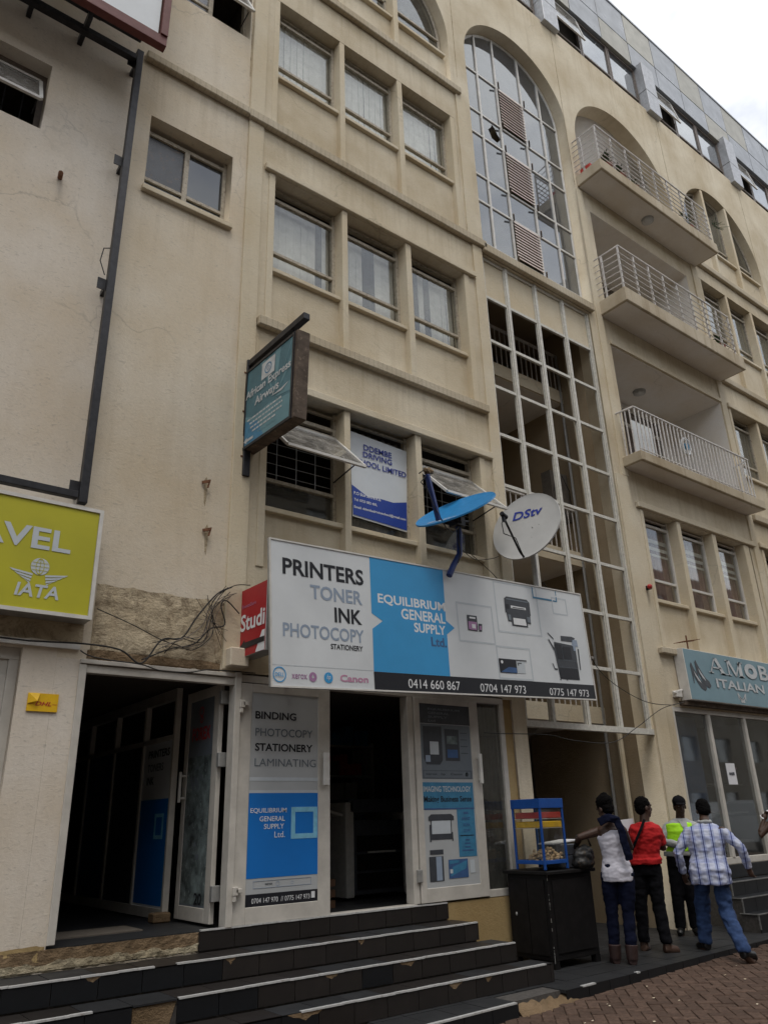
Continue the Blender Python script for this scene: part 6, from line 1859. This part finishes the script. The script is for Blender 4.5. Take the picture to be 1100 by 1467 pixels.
def figure(label, P, az, base, J, parts_, group=None):
    t = thing('person', label, 'person', (P[0], P[1], base), group)
    t.rotation_euler = (0, 0, -az)
    del t['_w']
    org = (0, 0, base)
    body = MB()
    hp, ch = Vector(J['hip']), Vector(J['chest'])
    nk, hd = Vector(J['neck']), Vector(J['head'])-Vector((0, 0, .018))
    tr, hr_ = J.get('trot', 0), J.get('hrot', 0)
    W = J.get('w', 1.0)
    wst = hp*.45+ch*.55+Vector((0, 0, -.04))
    rings = [(hp+Vector((0, 0, -.10)), .15*W, .105*W, -hr_), (hp, .165*W, .115*W, -hr_), (hp+(wst-hp)*.55, .15*W, .10*W, -(hr_+tr)/2), (wst, .135*W, .092*W, -tr),
             (wst+(ch-wst)*.5, .15*W, .105*W, -tr), (ch, .165*W, .112*W, -tr), (ch+Vector((0, 0, .085)), .165*W, .092*W, -tr), (ch+(nk-ch)*.62, .145*W, .075*W, -tr), (ch+(nk-ch)*.88, .075*W, .062*W, -tr)]
    body.loft(rings)
    body.tube([nk-Vector((0, 0, .06)), nk, hd-Vector((0, 0, .04))], [.068, .058, .056], 12)
    f, m3 = head_shapes(body, hd, J['look'], J.get('pitch', 0), J.get('roll', 0))
    legs, arms = J['legs'], J['arms']
    for (h_, k_, a_, toe) in legs:
        h_, k_, a_, toe = map(Vector, (h_, k_, a_, toe))
        body.tube([h_, h_+(k_-h_)*.5, k_, k_+(a_-k_)*.35, a_], [.085, .072, .053, .055, .038], 12)
        body.tube([a_, a_+Vector((0, 0, -.05)), a_+(toe-a_)*.6+Vector((0, 0, -.06)), toe], [.038, .045, .04, .025], 8)
    for (s_, e_, w_, thumb, curl) in arms:
        s_, e_, w_ = map(Vector, (s_, e_, w_))
        s_ = s_-Vector((0, 0, .03))
        s_ = s_+(Vector(J['chest'])-s_)*.12
        body.ell(tuple(s_), (.05, .048, .05), 12, 8)
        body.tube([s_, s_+(e_-s_)*.45, e_, e_+(w_-e_)*.3, w_], [.052, .046, .038, .038, .026], 10)
        hand(body, w_, w_-e_, thumb, curl)
    b_ = fuse('body', body, 'skin', t, .0065, 5, origin=org)
    for fn in parts_:
        fn(t, J, org, rings, f, m3)
    return t

def trousers(mat, flare=1.0, hem=0.0, fold=.006, waist_z=None):
    def fn(t, J, org, rings, f, m3):
        mb = MB()
        r0 = rings[:3]
        mb.loft([(c, a+.008, b+.008, ro) for c, a, b, ro in r0])
        for (h_, k_, a_, toe) in J['legs']:
            h_, k_, a_ = map(Vector, (h_, k_, a_))
            a2 = a_+(k_-a_)*hem
            mb.tube([h_+Vector((0, 0, .03)), h_+(k_-h_)*.45, k_, k_+(a_-k_)*.45, a2, a2-Vector((0, 0, .02))], [.092, .088, .072*flare, .068*flare, .062*flare, .060*flare], 14)
        fuse('trousers', mb, mat, t, .011, 3, fold, 9, org)
    return fn

def top(mat, sleeves='short', hem=.02, loose=.022, fold=.007, name='shirt', neck=True, narrow=False):
    def fn(t, J, org, rings, f, m3):
        mb = MB()
        c0, a0, b0, ro0 = rings[1]
        rr_ = [(c0+Vector((0, 0, hem-.06)), a0+loose+.004, b0+loose+.012, ro0), (c0+Vector((0, 0, max(hem, 0)+.0)), a0+loose+.008, b0+loose+.014, ro0)]+[(c, a+loose, b+loose, ro) for c, a, b, ro in rings[2:6]]
        if not narrow:
            rr_ += [(c, a+.014, b+.024, ro) for c, a, b, ro in rings[6:8]]
            rr_.append((rings[8][0]+Vector((0, 0, .0)), .086, .086, rings[8][3]))
        else:
            rr_ += [(rings[6][0]-Vector((0, 0, .02)), rings[6][1]-.03, rings[6][2]+.014, rings[6][3]), (rings[7][0]-Vector((0, 0, .015)), rings[7][1]-.04, rings[7][2]+.014, rings[7][3])]
        mb.loft(rr_, 22)
        if sleeves:
            for (s_, e_, w_, th, cu) in J['arms']:
                s_, e_, w_ = map(Vector, (s_, e_, w_))
                sh_ = s_-Vector((0, 0, .03))
                s_ = sh_+(Vector(J['chest'])-s_)*.12
                mb.ell(tuple(s_), (.060, .058, .056), 12, 8)
                if sleeves == 'short':
                    mb.tube([s_, s_+(e_-s_)*.4, s_+(e_-s_)*.75], [.062, .062, .064], 12)
                else:
                    mb.tube([s_, s_+(e_-s_)*.5, e_, e_+(w_-e_)*.5, e_+(w_-e_)*.93], [.064, .060, .054, .050, .044], 12)
        fuse(name, mb, mat, t, .010, 3, fold, 11, org)
    return fn

def hair(style='short'):
    def fn(t, J, org, rings, f, m3):
        mb = MB()
        mb.ell(f(0, -.024, .036), (.084, .098, .095), 18, 12, m3)
        mb.ell(f(0, -.048, -.005), (.078, .066, .082), 16, 10, m3)
        if style == 'bun':
            mb.ell(f(0, -.07, .115), (.046, .05, .042), 12, 8, m3)
            mb.ell(f(0, -.04, .065), (.094, .10, .085), 16, 10, m3)
        if style == 'crop':
            mb.ell(f(0, -.02, .06), (.082, .094, .08), 16, 10, m3)
        fuse('hair', mb, 'hair', t, .007, 1, .008, 34, org)
    return fn

def shoes(mat, tall=0.0, name='shoe'):
    def fn(t, J, org, rings, f, m3):
        for (h_, k_, a_, toe) in J['legs']:
            k_, a_, toe = Vector(k_), Vector(a_), Vector(toe)
            d = Vector((toe.x-a_.x, toe.y-a_.y, 0)).normalized()
            heel = a_-d*.045
            g_ = toe.z-.02 if toe.z < a_.z-.03 else a_.z-.07
            mb = MB()
            mb.tube([(heel.x, heel.y, a_.z-.04), (a_.x+d.x*.05, a_.y+d.y*.05, a_.z-.045), (a_.x+d.x*.12, a_.y+d.y*.12, a_.z-.055), (toe.x+d.x*.02, toe.y+d.y*.02, toe.z)], [.042, .050, .044, .03], 10)
            mb.tube([a_+Vector((0, 0, -.05)), a_+Vector((0, 0, .02))], [.05, .048], 10)
            if tall:
                mb.tube([a_+Vector((0, 0, -.03)), a_+(k_-a_).normalized()*tall], [.060, .070], 12)
            fuse(name, mb, mat, t, .008, 2, 0, 9, org)
    return fn

SK = .127
# 1: woman in a white sleeveless top
def scarf(t, J, org, rings, f, m3):
    mb = MB()
    pts = [(-.04, -.14, 1.52), (.06, -.16, 1.565), (.15, -.13, 1.55), (.185, -.145, 1.45), (.205, -.155, 1.32), (.225, -.155, 1.2), (.235, -.15, 1.13)]
    for k in range(len(pts)-1):
        mb.bar(pts[k], pts[k+1], .085, .03, (0, -1, .2))
    mb.ell((.1, -.12, 1.56), (.1, .06, .03), 12, 7)
    fuse('scarf', mb, 'cloth_navy', t, .010, 4, .008, 12, org)
J = dict(hip=(.09, 0, 1.02), chest=(.085, .0, 1.36), neck=(.075, .01, 1.53), head=(.04, .03, 1.675), trot=-.35, hrot=-.2, look=-.85, pitch=.45, w=.92,
         legs=[((.0, 0, .98), (-.02, .02, .60), (-.04, .03, .20), (-.07, .15, .15)), ((.18, .0, .98), (.15, .01, .60), (.13, -.03, .20), (.12, .09, .15))],
         arms=[((-.06, .02, 1.47), (-.27, -.02, 1.37), (-.33, .20, 1.27), (0, 0, 1), .7), ((.22, -.02, 1.47), (.27, .22, 1.25), (.08, .38, 1.3), (0, 0, 1), .7)])
figure('woman in white sleeveless top and navy trousers, dark scarf over her shoulder, at the cabinet', (7.6, 5.9), R(52.2), SK, J,
       [trousers('cloth_navy', .92, .2, .010), top('cloth_white', None, -.04, .014, .009, narrow=True), hair('bun'), shoes('boot_brown', .11, 'boot'), scarf])
def at(P, az, s, f_, z):
    return (P[0]+s*math.cos(az)+f_*math.sin(az), P[1]-s*math.sin(az)+f_*math.cos(az), z)
c_ = at((7.6, 5.9), R(52.2), -.25, .08, 1.17)
hb = thing('handbag', 'large dark patterned handbag hanging from the forearm of the woman in white', 'handbag', c_)
mb = MB().ell((0, 0, 0), (.15, .10, .12), 16, 10).ell((-.02, .0, -.06), (.15, .11, .09), 14, 8)
o_ = fuse('bag_body', mb, 'bag', None, .012, 4, .014, 12)
bd = o_.data; bpy.data.objects.remove(o_)
hbp = part('bag_body', bd, 'bag', hb, smooth='all'); hbp.location = c_
part('strap', MB().tube([(c_[0]-.08, c_[1]+.05, c_[2]+.10), (c_[0]-.03, c_[1]+.04, c_[2]+.22), (c_[0]+.05, c_[1]-.03, c_[2]+.22), (c_[0]+.08, c_[1]-.05, c_[2]+.10)], .012, 8), 'bag', hb, smooth='all')

# 2: woman in red
def strap(t, J, org, rings, f, m3):
    mb = MB()
    pts = [(.10, -.115, 1.53), (.04, -.155, 1.42), (-.03, -.155, 1.30), (-.09, -.12, 1.2)]
    for k in range(3):
        mb.bar(pts[k], pts[k+1], .03, .012, (0, -1, .2))
    part('bag_strap', MB().add([tuple(Vector(v)-Vector(org)) for v in mb.v], mb.f), 'cloth_black', t)
J = dict(hip=(.04, 0, 1.02), chest=(.09, .0, 1.35), neck=(.10, .01, 1.52), head=(.115, .02, 1.68), trot=.25, hrot=.1, look=1.1, pitch=.1,
         legs=[((-.04, 0, .98), (-.08, .02, .58), (-.10, .06, .20), (-.07, .18, .15)), ((.12, 0, .98), (.12, .0, .58), (.15, -.05, .20), (.25, .0, .15))],
         arms=[((-.05, .04, 1.47), (-.10, .18, 1.25), (-.10, .25, 1.42), (0, 0, 1), .8), ((.24, -.02, 1.46), (.27, .10, 1.20), (.18, .32, 1.25), (0, 0, 1), .7)])
figure('woman in red short sleeved shirt and black trousers, seen from behind', (8.5, 6.1), R(54.3), SK, J,
       [trousers('cloth_black', 1.05, .1, .010), top('cloth_red', 'short', .08, .022, .012), hair('short'), shoes('skin', 0, 'sandal'), strap])
pc_ = at((8.5, 6.1), R(54.3), -.10, .12, 1.45)
pv = Plane(pc_, (math.cos(R(54.3)), -math.sin(R(54.3)), .1), (.05, 0, 1))
tag(pv.slab('paper_sheet', -.09, -.13, .07, .09, -.003, .0, 'paper', None), 'white papers held up by the woman in the red shirt', 'paper')

# 3: man in the lime vest
def face(t, J, org, rings, f, m3):
    for q in (1, -1):
        x, y, z = f(.028*q, .078, .012)
        e = part('eye', MB().ell((x, y, z-org[2]), (.010, .008, .006), 8, 6), 'ink_line', t, smooth='all')
        x, y, z = f(.028*q, .086, .012)
        part('pupil', MB().ell((x, y, z-org[2]), (.005, .004, .005), 8, 6), 'ink_black', e, smooth='all')
    x, y, z = f(0, .094, -.052)
    part('lips', MB().ell((x, y, z-org[2]), (.022, .006, .006), 8, 6, m3), 'boot_brown', t, smooth='all')
def cap(t, J, org, rings, f, m3):
    mb = MB()
    mb.ell(f(0, -.012, .060), (.088, .104, .078), 18, 12, m3)
    mb.ell(f(0, .095, .045), (.07, .065, .010), 16, 8, m3)
    fuse('cap', mb, 'cloth_black', t, .007, 2, 0, 9, org)
def vest(t, J, org, rings, f, m3):
    mb = MB()
    cc = [(c, a+.036, b+.040, ro) for c, a, b, ro in rings[2:6]]
    cc.append((rings[6][0], rings[6][1]+.024, rings[6][2]+.036, rings[6][3]))
    cc.append((rings[7][0]+Vector((0, 0, -.0)), .115, .095, rings[7][3]))
    mb.loft(cc, 22)
    o = fuse('safety_vest', mb, 'vest', t, .010, 3, .005, 11, org)
    # open V at the neck and a band round the waist
    ch = Vector(J['chest'])
    n_ = Vector((math.sin(J['trot']), math.cos(J['trot']), 0)); r_ = Vector((math.cos(J['trot']), -math.sin(J['trot']), 0))
    q = ch+n_*.152-Vector(org)
    part('shirt_front', MB().add([q+r_*.055+Vector((0, 0, .13))-n_*.05, q-r_*.055+Vector((0, 0, .13))-n_*.05, q+Vector((0, 0, -.04)), q+r_*.035+Vector((0, 0, .05))-n_*.003, q-r_*.035+Vector((0, 0, .05))-n_*.003], [(0, 1, 4, 3), (3, 4, 2)]), 'cloth_grey', t)
J = dict(hip=(.12, 0, 1.03), chest=(.19, .0, 1.37), neck=(.21, -.01, 1.54), head=(.225, -.03, 1.69), trot=2.75, hrot=2.9, look=2.95, pitch=.15, w=1.04,
         legs=[((.04, 0, .98), (.02, -.02, .60), (.0, .0, .22), (-.02, -.13, .15)), ((.20, 0, .98), (.19, -.02, .60), (.18, .03, .22), (.22, -.10, .15))],
         arms=[((.02, -.02, 1.47), (-.06, -.08, 1.24), (.14, -.24, 1.20), (0, 0, 1), .6), ((.38, .0, 1.47), (.44, -.10, 1.24), (.26, -.27, 1.22), (0, 0, 1), .6)])
figure('man in dark cap and lime safety vest over a pale shirt, standing against the pillar', (9.83, 6.60), R(56.3), SK, J,
       [trousers('cloth_black', 1.1), top('cloth_grey', 'long', .09, .018, name='shirt'), vest, hair('crop'), cap, face, shoes('shoe_black')])

# 4: man in the plaid shirt
def collar(t, J, org, rings, f, m3):
    c = Vector(J['neck'])-Vector((0, 0, .005))
    mb = MB()
    pts = [(c.x+.066*math.cos(q*math.pi/9), c.y+.06*math.sin(q*math.pi/9)-.01, c.z+.004*math.sin(q)) for q in range(19)]
    mb.tube(pts, .02, 8)
    fuse('collar', mb, 'cloth_grey', t, .007, 2, .003, 20, org)
J = dict(hip=(.10, -.02, .98), chest=(.12, .08, 1.31), neck=(.14, .14, 1.49), head=(.15, .23, 1.62), trot=-.1, hrot=.1, look=-.15, pitch=.55, w=1.12,
         legs=[((.01, 0, .95), (-.04, .14, .57), (-.07, .14, .21), (-.15, .26, .155)), ((.19, .0, .95), (.21, -.02, .52), (.31, -.36, .20), (.40, -.26, .10))],
         arms=[((-.09, .07, 1.42), (-.22, .0, 1.14), (-.19, .12, .92), (.5, .5, 0), .7), ((.34, .05, 1.42), (.48, -.04, 1.20), (.53, .06, .97), (-.5, .5, 0), .9)])
figure('man in blue and white plaid shirt and blue jeans stepping onto the walkway, back turned', (8.9, 5.6), R(57.8), SK, J,
       [trousers('denim', 1.2, .0, .016), top('plaid', 'long', -.10, .038, .013), collar, hair('crop'), shoes('shoe_black')])
def collar(P, az, s, f_, z):
    pass

# 5: someone at the right edge, only an arm in view
J = dict(hip=(.26, .0, 1.02), chest=(.25, .0, 1.34), neck=(.25, .0, 1.52), head=(.25, .02, 1.67), trot=-.9, hrot=-.6, look=-1.0,
         legs=[((.18, 0, .98), (.18, .03, .58), (.18, .0, .20), (.14, .12, .15)), ((.34, 0, .98), (.34, .0, .58), (.34, .0, .20), (.32, .12, .15))],
         arms=[((.10, .0, 1.45), (-.04, -.06, 1.27), (.05, .0, 1.46), (0, 0, 1), .8), ((.38, -.02, 1.45), (.43, .05, 1.2), (.33, .25, 1.2), (0, 0, 1), .6)])
PE = (10.72, 5.74)
figure('person in red top at the right edge, only one bent arm in view', PE, R(61.8), SK, J,
       [trousers('cloth_black'), top('cloth_red', None, 0, .014, narrow=True), hair('short'), shoes('shoe_black')])
pe = at(PE, R(61.8), .06, .0, 1.50)
tag(part('paper_fan', MB().hexa([(pe[0]-.04, pe[1], pe[2]-.02), (pe[0]+.14, pe[1]-.05, pe[2]+.03), (pe[0]+.14, pe[1]-.05, pe[2]+.036), (pe[0]-.04, pe[1], pe[2]-.014),
                                (pe[0]-.04, pe[1]+.03, pe[2]+.02), (pe[0]+.14, pe[1], pe[2]+.09), (pe[0]+.14, pe[1], pe[2]+.096), (pe[0]-.04, pe[1]+.03, pe[2]+.026)]), 'paper', None), 'folded white paper in the hand at the right edge', 'paper')

# ------------------------------------------------------------------ across the street (unseen; reflected in glass, building raised to shade the lower facade)
ob_ = thing('opposite_building', 'plain unseen building across the street, made tall to shade the lower facade, reflected in the shop glass', 'building', (10, -20, 0))
wl_ = [rect(x, x+1.6, z, z+1.5) for x in range(-34, 72, 4) for z in (1.2, 4.6, 7.8, 11, 14.2)]
part('wall', outline_mesh('wall', rect(-40, 76, -.4, 17.5), wl_, -15.3, -15), 'opposite', ob_)
part('glass', B(-40, 76, -15.25, -15.2, 0, 16.5), 'glass_dark', ob_)
part('roof', B(-40, 76, -25, -15.3, 17.2, 17.4), 'clad_grey', ob_)
car = thing('parked_car', 'silver car parked at the kerb behind the viewpoint, reflected in the shoe shop window', 'car', (27, -2.3, .22))
cx, cy, cz = 27, -3.2, .22
prof = [(-2.3, .35), (-2.35, .85), (-2.2, 1.10), (-1.55, 1.18), (-.8, 1.66), (1.3, 1.70), (2.1, 1.15), (2.3, .9), (2.3, .35)]
part('body', outline_mesh('body', [(cx+a, cz+b_) for a, b_ in prof], [], cy, cy+1.7), 'car_paint', car, bev=.05)
part('side_window', outline_mesh('side_window', [(cx-1.3, cz+1.18), (cx-.72, cz+1.58), (cx+1.15, cz+1.60), (cx+1.7, cz+1.2)], [], cy-.01, cy+1.71), 'glass_dark', car)
for a in (-1.35, 1.4):
    for yy in (cy-.02, cy+1.54):
        wh = part('wheel', MB().tube([(cx+a, yy, cz+.32), (cx+a, yy+.18, cz+.32)], .32, 24), 'rubber', car)
        part('rim', MB().tube([(cx+a, yy-.01, cz+.32), (cx+a, yy+.19, cz+.32)], .2, 16), 'metal_grey', wh)

for o in bpy.data.objects:
    if '_w' in o:
        del o['_w']
